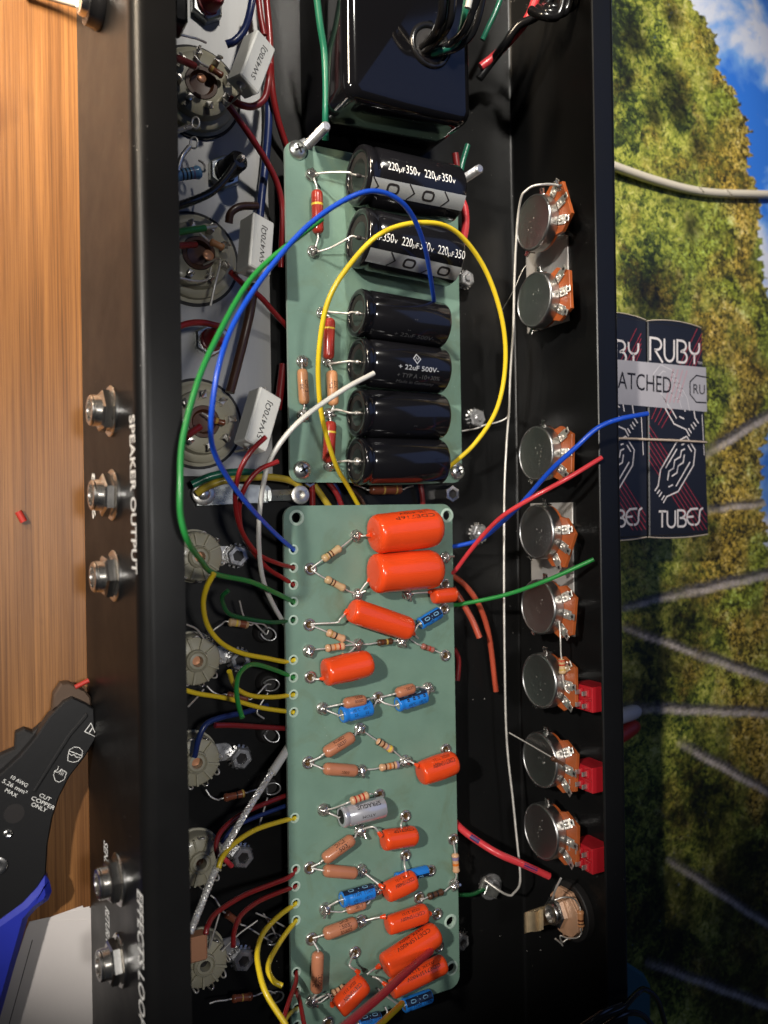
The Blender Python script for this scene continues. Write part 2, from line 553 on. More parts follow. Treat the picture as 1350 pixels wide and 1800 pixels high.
def wood_material():
    m = bpy.data.materials.new('bamboo')
    m.use_nodes = True
    nt = m.node_tree
    b = nt.nodes['Principled BSDF']
    tc = N(nt, 'ShaderNodeTexCoord')
    def noise(sc, scale, detail=4.0, rough=0.6, dist=0.0):
        mp = N(nt, 'ShaderNodeMapping')
        mp.inputs['Scale'].default_value = sc
        mp.inputs['Rotation'].default_value = (0, 0, math.radians(-0.6))
        nt.links.new(tc.outputs['Object'], mp.inputs[0])
        n = N(nt, 'ShaderNodeTexNoise', Scale=scale, Detail=detail, Roughness=rough, Distortion=dist)
        nt.links.new(mp.outputs[0], n.inputs['Vector'])
        return n.outputs[0]
    broad = noise((1, 0.03, 1), 130, 3)
    fine = noise((1, 0.006, 1), 1700, 6, 0.75)
    knots = noise((1, 0.45, 1), 34, 3, 0.55, 0.6)
    r1 = N(nt, 'ShaderNodeValToRGB')
    e = r1.color_ramp.elements
    e[0].position, e[0].color = 0.30, (0.125, 0.050, 0.014, 1)
    e[1].position, e[1].color = 0.70, (0.31, 0.145, 0.047, 1)
    nt.links.new(broad, r1.inputs[0])
    r2 = N(nt, 'ShaderNodeValToRGB')
    e = r2.color_ramp.elements
    e[0].position, e[0].color = 0.34, (0.40, 0.32, 0.25, 1)
    e[1].position, e[1].color = 0.56, (1.08, 1.05, 1.0, 1)
    nt.links.new(fine, r2.inputs[0])
    mx = N(nt, 'ShaderNodeMix', data_type='RGBA', blend_type='MULTIPLY')
    mx.inputs[0].default_value = 0.85
    nt.links.new(r1.outputs[0], mx.inputs[6])
    nt.links.new(r2.outputs[0], mx.inputs[7])
    r3 = N(nt, 'ShaderNodeValToRGB')
    e = r3.color_ramp.elements
    e[0].position, e[0].color = 0.62, (1, 1, 1, 1)
    e[1].position, e[1].color = 0.78, (0.50, 0.40, 0.32, 1)
    nt.links.new(knots, r3.inputs[0])
    m2 = N(nt, 'ShaderNodeMix', data_type='RGBA', blend_type='MULTIPLY')
    m2.inputs[0].default_value = 1
    nt.links.new(mx.outputs[2], m2.inputs[6])
    nt.links.new(r3.outputs[0], m2.inputs[7])
    nt.links.new(m2.outputs[2], b.inputs['Base Color'])
    b.inputs['Roughness'].default_value = 0.42
    bp = N(nt, 'ShaderNodeBump', Strength=0.25, Distance=0.0004)
    nt.links.new(fine, bp.inputs['Height'])
    nt.links.new(bp.outputs[0], b.inputs['Normal'])
    M['bamboo'] = m
wood_material()
mb = MB()
mb.box((200, 0, ZD - 10), EX * 1300, EY * 1300, EZ * 20, 1.0)
desk = single('desk_top', mb, 'bamboo', 'warm brown bamboo desk top with fine straight grain', 'desk', kind='structure')

# ---- mat with a printed woodland picture
ZM = ZD + 1.2
import numpy as np
def mat_print():
    xs = list(np.arange(262, 300, 6.0)) + list(np.arange(300, 445, 1.3)) + list(np.arange(445, 640, 8.0))
    ys = list(np.arange(-430, 430, 1.5))
    nx, ny = len(xs), len(ys)
    XX, YY = np.meshgrid(np.array(xs), np.array(ys))
    sky_px = [(1195, -60), (1212, 0), (1262, 70), (1262, 120), (1296, 170), (1318, 235), (1316, 300), (1336, 345), (1336, 420), (1345, 500), (1362, 560), (1378, 640), (1362, 740), (1338, 790), (1340, 880), (1352, 960), (1390, 1060), (1420, 1200)]
    pts = sorted([(Z(u, v, ZM).y, Z(u, v, ZM).x) for u, v in sky_px])
    edge = np.interp(YY, [p[0] for p in pts], [p[1] for p in pts])
    edge = edge + 2.0 * np.sin(YY * 0.9) + 1.3 * np.sin(YY * 2.3 + XX * 0.5) + 1.0 * np.sin(YY * 0.37 + 1)
    sky = np.clip((XX - edge) / 2.5 + 0.5, 0, 1)
    trunk = np.zeros_like(XX)
    barkd = np.zeros_like(XX)
    lines = [((1235, 800), (1352, 728), 3.6), ((1235, 896), (1352, 882), 2.6), ((1090, 1068), (1180, 1046), 2.6), ((1180, 1046), (1352, 1008), 3.6), ((1090, 1100), (1220, 1146), 2.4), ((1220, 1146), (1352, 1192), 3.4),
             ((1100, 1242), (1352, 1252), 3.2), ((1195, 1305), (1352, 1392), 3.0), ((1175, 1510), (1352, 1625), 2.6), ((1140, 1690), (1352, 1768), 2.8)]
    for (a, b_, w) in lines:
        p, q = Z(*a, ZM), Z(*b_, ZM)
        d = (q - p)
        L = d.length
        tx, ty = d.x / L, d.y / L
        w = w * 1.35
        s_ = (XX - p.x) * tx + (YY - p.y) * ty
        t_ = -(XX - p.x) * ty + (YY - p.y) * tx
        t_ = t_ + 0.25 * np.sin(s_ * 0.2 + w * 7)
        ok = ((s_ > -2) & (s_ < L + 2))
        lit = np.clip((w * 0.36 - np.abs(t_ + w * 0.30)) / 1.1 + 0.5, 0, 1) * ok
        drk = np.clip((w * 0.42 - np.abs(t_ - w * 0.30)) / 1.6 + 0.5, 0, 1) * ok
        lit = lit * np.clip(0.35 + s_ / (L * 0.5), 0.2, 1.0) * (0.78 + 0.22 * np.sin(s_ * 0.9 + w) * np.sin(s_ * 0.37))
        drk = drk * np.clip(0.4 + s_ / (L * 0.5), 0.3, 0.9)
        trunk = np.maximum(trunk, lit)
        barkd = np.maximum(barkd, drk)
    brown_px = [(1240, -60), (1235, 130), (1240, 200), (1225, 300), (1215, 420), (1200, 520), (1190, 700), (1200, 900), (1230, 1050), (1260, 1200), (1290, 1400), (1330, 1800)]
    pts = sorted([(Z(u, v, ZM).y, Z(u, v, ZM).x) for u, v in brown_px])
    be = np.interp(YY, [p[0] for p in pts], [p[1] for p in pts])
    brown = np.clip((XX - be) / 55 + 0.5, 0, 1)
    clump_and_shade_blobs = [((1175, 150), 14), ((1195, 190), 12), ((1150, 195), 10), ((1140, 530), 22), ((1215, 400), 8), ((1110, 60), 16), ((1100, 130), 10), ((1180, 30), 8), ((1230, 260), 9), ((1200, 1100), 26), ((1150, 1180), 30), ((1240, 1420), 40), ((1300, 1560), 50), ((1170, 1600), 45), ((1300, 1740), 50)]
    dark = np.zeros_like(XX)  # dark printed clumps, plus shadow on the mat put into the print colour
    for (px, r) in clump_and_shade_blobs:
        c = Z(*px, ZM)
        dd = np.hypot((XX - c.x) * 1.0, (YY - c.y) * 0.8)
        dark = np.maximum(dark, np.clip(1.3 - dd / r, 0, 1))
    verts = np.stack([XX.ravel(), YY.ravel(), np.full(XX.size, ZM)], 1)
    org = np.array([262, 0, ZM])
    idx = np.arange(nx * ny).reshape(ny, nx)
    faces = np.stack([idx[:-1, :-1].ravel(), idx[:-1, 1:].ravel(), idx[1:, 1:].ravel(), idx[1:, :-1].ravel()], 1)
    me = bpy.data.meshes.new('printed_mat')
    me.from_pydata(((verts - org) * S).tolist(), [], faces.tolist())
    at = me.color_attributes.new('print', 'FLOAT_COLOR', 'POINT')
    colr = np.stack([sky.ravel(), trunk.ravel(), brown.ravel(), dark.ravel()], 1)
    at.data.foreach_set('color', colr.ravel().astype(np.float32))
    at2 = me.color_attributes.new('bark', 'FLOAT_COLOR', 'POINT')
    at2.data.foreach_set('color', np.stack([barkd.ravel()] * 3 + [np.ones(XX.size)], 1).ravel().astype(np.float32))
    m = bpy.data.materials.new('woodland_print')
    m.use_nodes = True
    nt = m.node_tree
    b = nt.nodes['Principled BSDF']
    tc = N(nt, 'ShaderNodeTexCoord')
    va = N(nt, 'ShaderNodeVertexColor', layer_name='print')
    sp = N(nt, 'ShaderNodeSeparateColor')
    nt.links.new(va.outputs['Color'], sp.inputs[0])
    def noise(scale, detail=5.0, rough=0.62, dist=0.4, typ='ShaderNodeTexNoise'):
        n = N(nt, typ, Scale=scale, Detail=detail, Roughness=rough, Distortion=dist)
        nt.links.new(tc.outputs['Object'], n.inputs['Vector'])
        return n.outputs[0]
    def ramp(src, stops):
        r = N(nt, 'ShaderNodeValToRGB')
        e = r.color_ramp.elements
        while len(e) < len(stops):
            e.new(0.5)
        for i, (p, c) in enumerate(stops):
            e[i].position = p
            e[i].color = (*c, 1)
        nt.links.new(src, r.inputs[0])
        return r.outputs[0]
    def mix(fac, a, c, typ='MIX'):
        x = N(nt, 'ShaderNodeMix', data_type='RGBA', blend_type=typ)
        for sock, val in ((0, fac), (6, a), (7, c)):
            if hasattr(val, 'links'):
                nt.links.new(val, x.inputs[sock])
            elif sock == 0:
                x.inputs[0].default_value = val
            else:
                x.inputs[sock].default_value = (*val, 1)
        return x.outputs[2]
    def mapr(src, a, c, lo, hi):
        r = N(nt, 'ShaderNodeMapRange')
        for i, val in enumerate((a, c, lo, hi)):
            r.inputs[i + 1].default_value = val
        nt.links.new(src, r.inputs[0])
        return r.outputs[0]
    def voro(scale, out='Color'):
        v_ = N(nt, 'ShaderNodeTexVoronoi', Scale=scale)
        wn = N(nt, 'ShaderNodeTexNoise', Scale=scale * 0.7, Detail=3.0)
        nt.links.new(tc.outputs['Object'], wn.inputs['Vector'])
        mm = N(nt, 'ShaderNodeMix', data_type='VECTOR')
        mm.inputs[0].default_value = 0.006
        nt.links.new(tc.outputs['Object'], mm.inputs[4])
        nt.links.new(wn.outputs['Color'], mm.inputs[5])
        nt.links.new(mm.outputs[1], v_.inputs['Vector'])
        if out == 'Color':
            q = N(nt, 'ShaderNodeSeparateColor')
            nt.links.new(v_.outputs['Color'], q.inputs[0])
            return q.outputs[0]
        return v_.outputs['Distance']
    def addm(a_, b_, op='ADD'):
        x = N(nt, 'ShaderNodeMath', operation=op)
        for i, q in enumerate((a_, b_)):
            if hasattr(q, 'links'):
                nt.links.new(q, x.inputs[i])
            else:
                x.inputs[i].default_value = q
        return x.outputs[0]
    strokes = addm(noise(150, 8, 0.74, 1.6), mapr(voro(620), 0, 1, -0.10, 0.10))
    strokes = addm(strokes, mapr(noise(30, 4, 0.55, 0.8), 0.3, 0.7, -0.16, 0.13))
    grass = ramp(strokes, [(0.34, (0.016, 0.026, 0.008)), (0.44, (0.085, 0.125, 0.022)), (0.53, (0.30, 0.34, 0.040)), (0.62, (0.56, 0.55, 0.09)), (0.76, (0.80, 0.76, 0.28))])
    speck = addm(mapr(voro(760), 0, 1, -0.20, 0.20), noise(170, 7, 0.72, 0.8))
    speck = addm(speck, mapr(noise(34, 4, 0.55, 0.8), 0.3, 0.7, -0.13, 0.10))
    leaves = ramp(speck, [(0.30, (0.020, 0.018, 0.010)), (0.44, (0.13, 0.105, 0.020)), (0.54, (0.40, 0.30, 0.045)), (0.64, (0.72, 0.54, 0.10)), (0.80, (0.92, 0.80, 0.42))])
    hue = ramp(noise(24, 3, 0.5, 0.6), [(0.40, (0.68, 1.10, 0.55)), (0.50, (1.0, 1.0, 0.85)), (0.60, (1.12, 0.98, 0.70))])
    leaves = mix(0.85, leaves, hue, 'MULTIPLY')
    warp = N(nt, 'ShaderNodeMath', operation='ADD')
    nt.links.new(sp.outputs[2], warp.inputs[0])
    nt.links.new(mapr(noise(40, 6), 0.3, 0.7, -0.7, 0.7), warp.inputs[1])
    wc = N(nt, 'ShaderNodeClamp')
    nt.links.new(warp.outputs[0], wc.inputs[0])
    wood = mix(wc.outputs[0], grass, leaves)
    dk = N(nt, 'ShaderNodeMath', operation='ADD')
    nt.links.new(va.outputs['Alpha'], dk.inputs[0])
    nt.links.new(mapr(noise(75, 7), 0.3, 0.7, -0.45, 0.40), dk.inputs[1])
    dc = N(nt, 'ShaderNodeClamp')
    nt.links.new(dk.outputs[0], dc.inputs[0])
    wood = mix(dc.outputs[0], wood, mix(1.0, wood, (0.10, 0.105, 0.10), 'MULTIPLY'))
    bark = ramp(noise(900, 4, 0.6, 0.5), [(0.36, (0.42, 0.35, 0.31)), (0.62, (0.80, 0.69, 0.62))])
    vb = N(nt, 'ShaderNodeVertexColor', layer_name='bark')
    sb = N(nt, 'ShaderNodeSeparateColor')
    nt.links.new(vb.outputs['Color'], sb.inputs[0])
    barkdk = ramp(noise(500, 4, 0.6, 0.5), [(0.38, (0.030, 0.027, 0.026)), (0.66, (0.17, 0.15, 0.15))])
    pic = mix(sb.outputs[0], wood, barkdk)
    pic = mix(sp.outputs[1], pic, bark)
    cloud = ramp(noise(17, 6, 0.55, 0.5), [(0.44, (0.035, 0.20, 0.75)), (0.51, (0.20, 0.42, 0.85)), (0.58, (0.75, 0.78, 0.88))])
    sk = N(nt, 'ShaderNodeMath', operation='ADD')
    nt.links.new(sp.outputs[0], sk.inputs[0])
    nt.links.new(mapr(noise(260, 5), 0.3, 0.7, -0.45, 0.45), sk.inputs[1])
    sg = N(nt, 'ShaderNodeMapRange')
    sg.inputs[1].default_value, sg.inputs[2].default_value = 0.42, 0.58
    nt.links.new(sk.outputs[0], sg.inputs[0])
    pic = mix(sg.outputs[0], pic, cloud)
    nt.links.new(pic, b.inputs['Base Color'])
    b.inputs['Roughness'].default_value = 0.5
    bp = N(nt, 'ShaderNodeBump', Strength=0.1, Distance=0.0003)
    nt.links.new(noise(1800, 2), bp.inputs['Height'])
    nt.links.new(bp.outputs[0], b.inputs['Normal'])
    me.materials.append(m)
    o = bpy.data.objects.new('printed_mat', me)
    COL.objects.link(o)
    o.location = V(org) * S
    tag(o, 'mat printed with yellow-green woodland and blue sky, right of the chassis', 'mat')
    base = MB()
    base.box(((262 + 634.5) / 2, 0, ZM - 0.65), EX * (634.5 - 262.5), EY * 858, EZ * 1.0)
    part('backing', base, 'rubber', o)
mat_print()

# ================================================================== THE CHASSIS
YB_, YT_ = -300.0, 330.0
ch = thing('amplifier_chassis', (150, 0, -1.5), 'long black painted metal amplifier chassis, open at the top', 'chassis')
outer = [(47.0, -1.5), (52.3, 64.0)]
inner = [(48.6, -1.5), (53.8, 64.0)]
outer += [(57.3 + 5 * math.cos(math.radians(a)), 64.6 + 5 * math.sin(math.radians(a))) for a in range(180, 89, -10)] + [(66.6, 69.6)]
inner += [(57.3 + 3.5 * math.cos(math.radians(a)), 64.6 + 3.5 * math.sin(math.radians(a))) for a in range(180, 89, -10)] + [(66.6, 68.1)]
mb = MB()
mb.prism(outer + inner[::-1], (0, YB_, 0), EX, EZ, EY, YT_ - YB_)
back_panel = part('back_panel', mb, 'dimmed_black_paint', ch, 30)
arc1 = [(245.2 + 1.8 * math.sin(math.radians(a)), 1.8 - 1.8 * math.cos(math.radians(a))) for a in range(0, 91, 15)]
arc2 = [(245.0 + 2.0 * math.cos(math.radians(a)), 66.5 + 2.0 * math.sin(math.radians(a))) for a in range(0, 91, 15)]
arc3 = [(245.0 + 3.5 * math.cos(math.radians(a)), 66.5 + 3.5 * math.sin(math.radians(a))) for a in range(90, -1, -15)]
sheet = [(48.8, 0.0)] + arc1 + arc2 + [(236.4, 68.5), (235.9, 69.0), (235.9, 69.6), (236.3, 70.0)] + arc3 + [(248.5, -1.5), (48.8, -1.5)]
mb = MB()
mb.prism(sheet, (0, YB_, 0), EX, EZ, EY, YT_ - YB_)
part('floor_and_front_panel', mb, 'black_paint', ch, 30)
# aluminium socket plate
px = Z(473, 400, 1.6).x
pyb = Z(400, 838, 1.6).y
mb = MB()
mb.prism(rrect(49.5, pyb, px, YT_ - 2, 1.0, 3), (0, 0, 0.05), EX, EY, EZ, 1.6, 0.25)
part('socket_plate', mb, 'aluminium', ch, 30, 'grey brushed aluminium plate under the big tube sockets')

def wall_text(s, u, v0, v1, hpx, nm='lettering', mat='white_print', bold=0.02):
    """white printing on the sloping back panel reading downwards, letter tops towards the rim"""
    nrm = V((-66.0, 0, 5.3)).normalized()
    up = V((5.3, 0, 66.0)).normalized()
    o0 = V((47.0, 0, -1.5)) + nrm * 0.12
    def on(u_, v_):
        d = ray(u_, v_)
        t = (o0 - CAMP).dot(nrm) / d.dot(nrm)
        return CAMP + d * t
    a, b_ = on(u, v0), on(u + 0.016 * (v1 - v0), v1)
    h = (on(u + hpx, v0) - a).length
    m_ = MB()
    flat_text(m_, s, a, V((0, -1, 0)), up, abs(a.y - b_.y), h, bold)
    return part(nm, m_, mat, back_panel, 0)
wall_text('SPEAKER OUTPUT', 227.5, 731, 1008, 9.0, bold=0.02)
wall_text('EFFECTS LOOP', 241.0, 1562, 1797, 9.5, bold=0.015)
wall_text('SEND', 182.5, 1476, 1522, 6.5, bold=0.02)
wall_text('RETURN', 185, 1592, 1652, 6.5, bold=0.02)
wall_text('8/16', 161, 832, 912, 6.0, bold=0.02)

# plates behind the controls, on the front panel
def front_plate(u0, u1, v0, v1, label):
    x = 246.9
    z0, z1 = X(u0, (v0 + v1) / 2, x).z, X(u1, (v0 + v1) / 2, x).z
    y0, y1 = X((u0 + u1) / 2, v1, x).y, X((u0 + u1) / 2, v0, x).y
    m_ = MB()
    m_.box((x - 0.4, (y0 + y1) / 2, (z0 + z1) / 2), EX * 0.8, EY * (y1 - y0), EZ * (z1 - z0), 0.15)
    single('shield_plate', m_, 'plate_metal', label, 'plate', 'bare metal plates behind the controls')
front_plate(927, 1001, 352, 576, 'bare metal plate behind the two topmost round controls')
front_plate(936, 1010, 884, 1112, 'bare metal plate behind the fourth and fifth round controls')

# nuts with toothed washers on the floor
def nut_mesh(name, af, h, bore, mat):
    m_ = MB()
    hexo = ngon(6, af / math.sqrt(3) , 0.3)
    circ = ngon(6, bore, 0.3)
    m_.rev((0, 0, 0), EZ, [(0, af * 0.5), (0.3, af * 0.56), (h - 0.5, af * 0.56), (h, af * 0.48), (h, bore), (h - 1.6, bore * 0.95)], 6, cap=True)
    return mesh_of(name, m_, V((0, 0, 0)), mat, 30)
NUT = nut_mesh('nut', 7.0, 3.0, 1.9, 'steel')
NUTS = nut_mesh('small_nut', 5.6, 2.4, 1.6, 'steel')
def washer_mesh():
    m_ = MB()
    n = 15
    for i in range(n):
        a = 2 * math.pi * i / n
        d = V((math.cos(a), math.sin(a), 0))
        t = V((-math.sin(a), math.cos(a), 0))
        m_.box(d * 3.9 + EZ * 0.35, d * 1.3, t * 0.85, EZ * 0.7 + t * 0.15, 0.0)
    m_.rev((0, 0, 0), EZ, [(0, 3.5), (0.5, 3.5), (0.5, 1.8), (0, 1.8)], 24, cap=False)
    return mesh_of('toothed_washer', m_, V((0, 0, 0)), 'nickel', 30)
WASH = washer_mesh()
STUD = mesh_of('stud', MB().rev((0, 0, 0), EZ, [(0, 1.75), (3.4, 1.75), (3.9, 1.3)], 14), V((0, 0, 0)), 'steel', 30)
STUDIN = mesh_of('bore', MB().rev((0, 0, 0), EZ, [(0, 1.7), (2.0, 1.7)], 14), V((0, 0, 0)), 'ink', 30)
def floor_nut(u, v, zf, label, rot=0.2, stud=True, sc=1.0, washer=True):
    p = Z(u, v, zf + 2.5)
    base = V((p.x, p.y, zf))
    t = thing('lock_nut', base, label, 'nut', 'hex nuts on the chassis floor')
    if washer:
        place('toothed_washer', WASH, t, base + EZ * 0.02, rot, sc)
    place('hex_nut', NUT if stud else NUTS, t, base + EZ * 0.75, rot, sc)
    place('stud' if stud else 'bore', STUD if stud else STUDIN, t, base + EZ * 0.5, 0, sc * (1 if stud else 0.9))
    return base
floor_nut(838, 735, 0.0, 'hex nut with toothed washer on black floor beside the six dark capacitors', 0.3, True, 1.12)
floor_nut(843, 938, 0.0, 'hex nut partly under the crossing blue and red wires', 0.6, True, 1.15)
floor_nut(820, 490, 4.0, 'stud and washer poking past the upper board edge, under the yellow loop', 0.1, True, 1.0)
floor_nut(812, 1656, 2.0, 'ring lug peeking out past the lower right edge of the long board', 0.1, False, 1.2)

# ================================================================== CIRCUIT BOARDS
PADM = mesh_of('pad', MB().rev((0, 0, 0), EZ, [(-0.15, 1.36), (0.10, 1.42), (0.10, 2.0), (0.0, 2.1)], 20, cap=False), V((0, 0, 0)), 'fr4_edge', 50)
def lobed(seed, mat):
    rnd = random.Random(seed)
    m_ = MB()
    m_.rev((0, 0, 0), EZ, [(0, 2.3), (0.35, 2.3), (0.75, 2.05), (0.85, 1.6), (0.55, 1.2), (0.1, 1.1)], 22, cap=False)
    return m_
EYE = mesh_of('eyelet', lobed(1, 'nickel'), V((0, 0, 0)), 'solder', 60)
EYEH = mesh_of('eyelet_bore', MB().rev((0, 0, 0), EZ, [(0.02, 1.25), (0.16, 1.25)], 14), V((0, 0, 0)), 'flux', 30)
def blob(seed):
    rnd = random.Random(seed)
    m_ = MB()
    n, L = 14, []
    for i, (h, r) in enumerate(((0.0, 1.7), (0.7, 1.75), (1.3, 1.45), (1.8, 0.95), (2.0, 0.35))):
        L.append([V((math.cos(2 * math.pi * k / n), math.sin(2 * math.pi * k / n), 0)) * r * (1 + 0.22 * math.sin(k * 1.7 + seed) * rnd.uniform(0.6, 1.2)) + EZ * (h + rnd.uniform(-0.12, 0.12)) for k in range(n)])
    m_.loops(L)
    m_.tube([V((rnd.uniform(-1, 1), rnd.uniform(-1, 1), 0.8)), V((rnd.uniform(-1.6, 1.6), rnd.uniform(-1.6, 1.6), 2.6))], 0.42, 6)
    m_.tube([V((-1.4, rnd.uniform(-1, 1), 0.7)), V((0, 0.4, 1.9)), V((1.3, rnd.uniform(-1, 1), 0.9))], 0.4, 6)
    return mesh_of('solder_joint', m_, V((0, 0, 0)), 'solder', 60)
BLOBS = [blob(i) for i in range(5)]

def board(name, x0, y0, x1, y1, r, holes, label):
    c = bpy.data.curves.new(name, 'CURVE')
    c.dimensions = '2D'
    c.fill_mode = 'BOTH'
    c.extrude = 0.8
    def poly(pts):
        sp = c.splines.new('POLY')
        sp.points.add(len(pts) - 1)
        for i, p in enumerate(pts):
            sp.points[i].co = (p[0], p[1], 0, 1)
        sp.use_cyclic_u = True
    poly(rrect(x0, y0, x1, y1, r, 6))
    for (hx, hy, hr) in holes:
        poly([(hx + p[0], hy + p[1]) for p in ngon(16, hr)])
    o = bpy.data.objects.new(name, c)
    COL.objects.link(o)
    dg = bpy.context.evaluated_depsgraph_get()
    me = bpy.data.meshes.new_from_object(o.evaluated_get(dg))
    bpy.data.objects.remove(o, do_unlink=True)
    bpy.data.curves.remove(c)
    cx, cy = (x0 + x1) / 2, (y0 + y1) / 2
    t = thing(name, (cx, cy, ZB - 1.6), label, 'circuit board')
    for p in me.vertices:
        p.co = V(((p.co.x - cx) * S, (p.co.y - cy) * S, (p.co.z + 0.8) * S))
    me.materials.clear()
    me.materials.append(M['fr4'])
    me.materials.append(M['fr4_edge'])
    me.update()
    for p in me.polygons:
        p.material_index = 0 if abs(p.normal.z) > 0.5 else 1
    b_ = bpy.data.objects.new('board_panel', me)
    COL.objects.link(b_)
    b_.parent = t
    return t
# ---- upper (power supply) board
bx0 = (B(501, 300).x + B(510, 800).x) / 2
bx1 = B(812, 820).x
p1y1 = B(510, 247).y
p1y0 = B(520, 848).y
pcb1 = board('power_supply_board', bx0, p1y0, bx1, p1y1, 4.6, [], 'sage green circuit board carrying the six large dark capacitors')
# ---- lower (long) board
wire_holes = [(516, 966), (516, 998), (516, 1028), (516, 1058), (516, 1090), (516, 1160), (516, 1191), (516, 1221), (516.5, 1252), (518, 1438), (520, 1528), (520, 1558), (520, 1588), (520.5, 1618), (521, 1709), (521.5, 1742), (522, 1772), (522, 1802), (791, 960), (792, 1008)]
big_holes = [(521.5, 910, 2.1), (786, 906, 2.1), (792, 1620, 2.1), (794, 1702, 2.1)]
p2y1 = B(520, 889).y
p2y0 = B(735, 1757).y
q0x = (B(503, 950).x + B(506, 1600).x) / 2
q1x = (B(797, 950).x + B(803, 1500).x) / 2
hl = []
for (u, v) in wire_holes:
    p = B(u, v)
    hl.append((p.x, p.y, 1.35))
for (u, v, r) in big_holes:
    p = B(u, v)
    hl.append((p.x, p.y, r))
hl = [h for h in hl if p2y0 + 2.5 < h[1] < p2y1 - 2 and q0x + h[2] + 0.3 < h[0] < q1x - h[2] - 0.3]
pcb2 = board('signal_board', q0x, p2y0, q1x, p2y1, 5.0, hl, 'long sage green circuit board crowded with orange capacitors')
for (hx, hy, hr) in hl:
    place('pad', PADM, pcb2, (hx, hy, ZB), 0, hr / 1.35)
EP = {}
def eyelet(brd, u, v, kind='eye', sc=1.16):
    p = B(u, v)
    if kind == 'eye':
        e = place('eyelet', EYE, brd, p + EZ * 0.02, random.random(), sc)
        h = bpy.data.objects.new('bore', EYEH)
        COL.objects.link(h)
        h.parent = e
    else:
        place('eyelet', EYE, brd, p + EZ * 0.02, random.random(), sc)
        place('solder_joint', BLOBS[random.randrange(5)], brd, p + EZ * 0.25, random.random() * 6, sc * 1.2)
for (u, v) in ((547, 308), (550, 443), (566, 551), (575, 634), (578, 728), (578, 818), (531, 636), (532, 731)):
    eyelet(pcb1, u, v, 'blob')
for (u, v, k) in ((545, 1000, 'eye'), (625, 942, 'blob'), (628, 1045, 'blob'), (543, 1098, 'eye'), (542, 1144, 'blob'), (628, 1133, 'blob'), (780, 1070, 'eye'), (782, 1152, 'eye'), (545, 1190, 'eye'),
                  (782, 980, 'blob'), (781, 1027, 'eye'), (705, 1128, 'blob'), (715, 1044, 'blob'), (566, 1245, 'blob'), (664, 1226, 'eye'), (751, 1209, 'blob'), (632, 1281, 'blob'), (541, 1340, 'eye'), (634, 1354, 'blob'), (711, 1337, 'blob'), (783, 1317, 'eye'),
                  (568, 1423, 'blob'), (666, 1397, 'eye'), (712, 1434, 'eye'), (632, 1459, 'blob'), (712, 1503, 'eye'), (756, 1530, 'eye'), (796, 1475, 'eye'), (797, 1554, 'blob'), (736, 1577, 'eye'), (544, 1525, 'eye'), (571, 1597, 'blob'), (634, 1529, 'blob'),
                  (768, 1606, 'eye'), (633, 1618, 'blob'), (547, 1650, 'eye'), (623, 1674, 'eye'), (547, 1759, 'blob'), (771, 1663, 'eye'), (576, 1797, 'eye'), (661, 1563, 'blob')):
    eyelet(pcb2, u, v, k)
# cross-head screws that hold the upper board
def screw(brd, u, v):
    p = B(u, v)
    m_ = MB()
    m_.rev(p, EZ, [(0.0, 4.0), (0.4, 4.0), (1.3, 3.4), (2.0, 2.2), (2.25, 0.7)], 24)
    s_ = part('screw', m_, 'zinc', brd, 40)
    c_ = MB()
    for a in (0.5, 0.5 + math.pi / 2):
        d = V((math.cos(a), math.sin(a), 0))
        c_.box(p + EZ * 2.14, d * 3.8, d.cross(EZ) * 0.85, EZ * 0.36)
    part('cross_slot', c_, 'ink', s_, 0)
for (u, v) in ((523, 264), (531, 826), (803, 828)):
    screw(pcb1, u, v)

# ================================================================== COMPONENTS ON THE BOARDS
def pxmm(u, h=3.0):
    return (Z(u, 900, ZB + h) - CAMP).dot(FWD) / FOC
def pts3(lst, base=ZB):
    return [Z(p[0], p[1], base + (p[2] if len(p) > 2 else 1.4)) for p in lst]
def lead(parent, pts, r=0.40, mat='tin_wire', nm='lead'):
    return part(nm, MB().tube(pts, r, 7, 5), mat, parent, 60)
TOCAM = lambda p: (CAMP - V(p)).normalized()

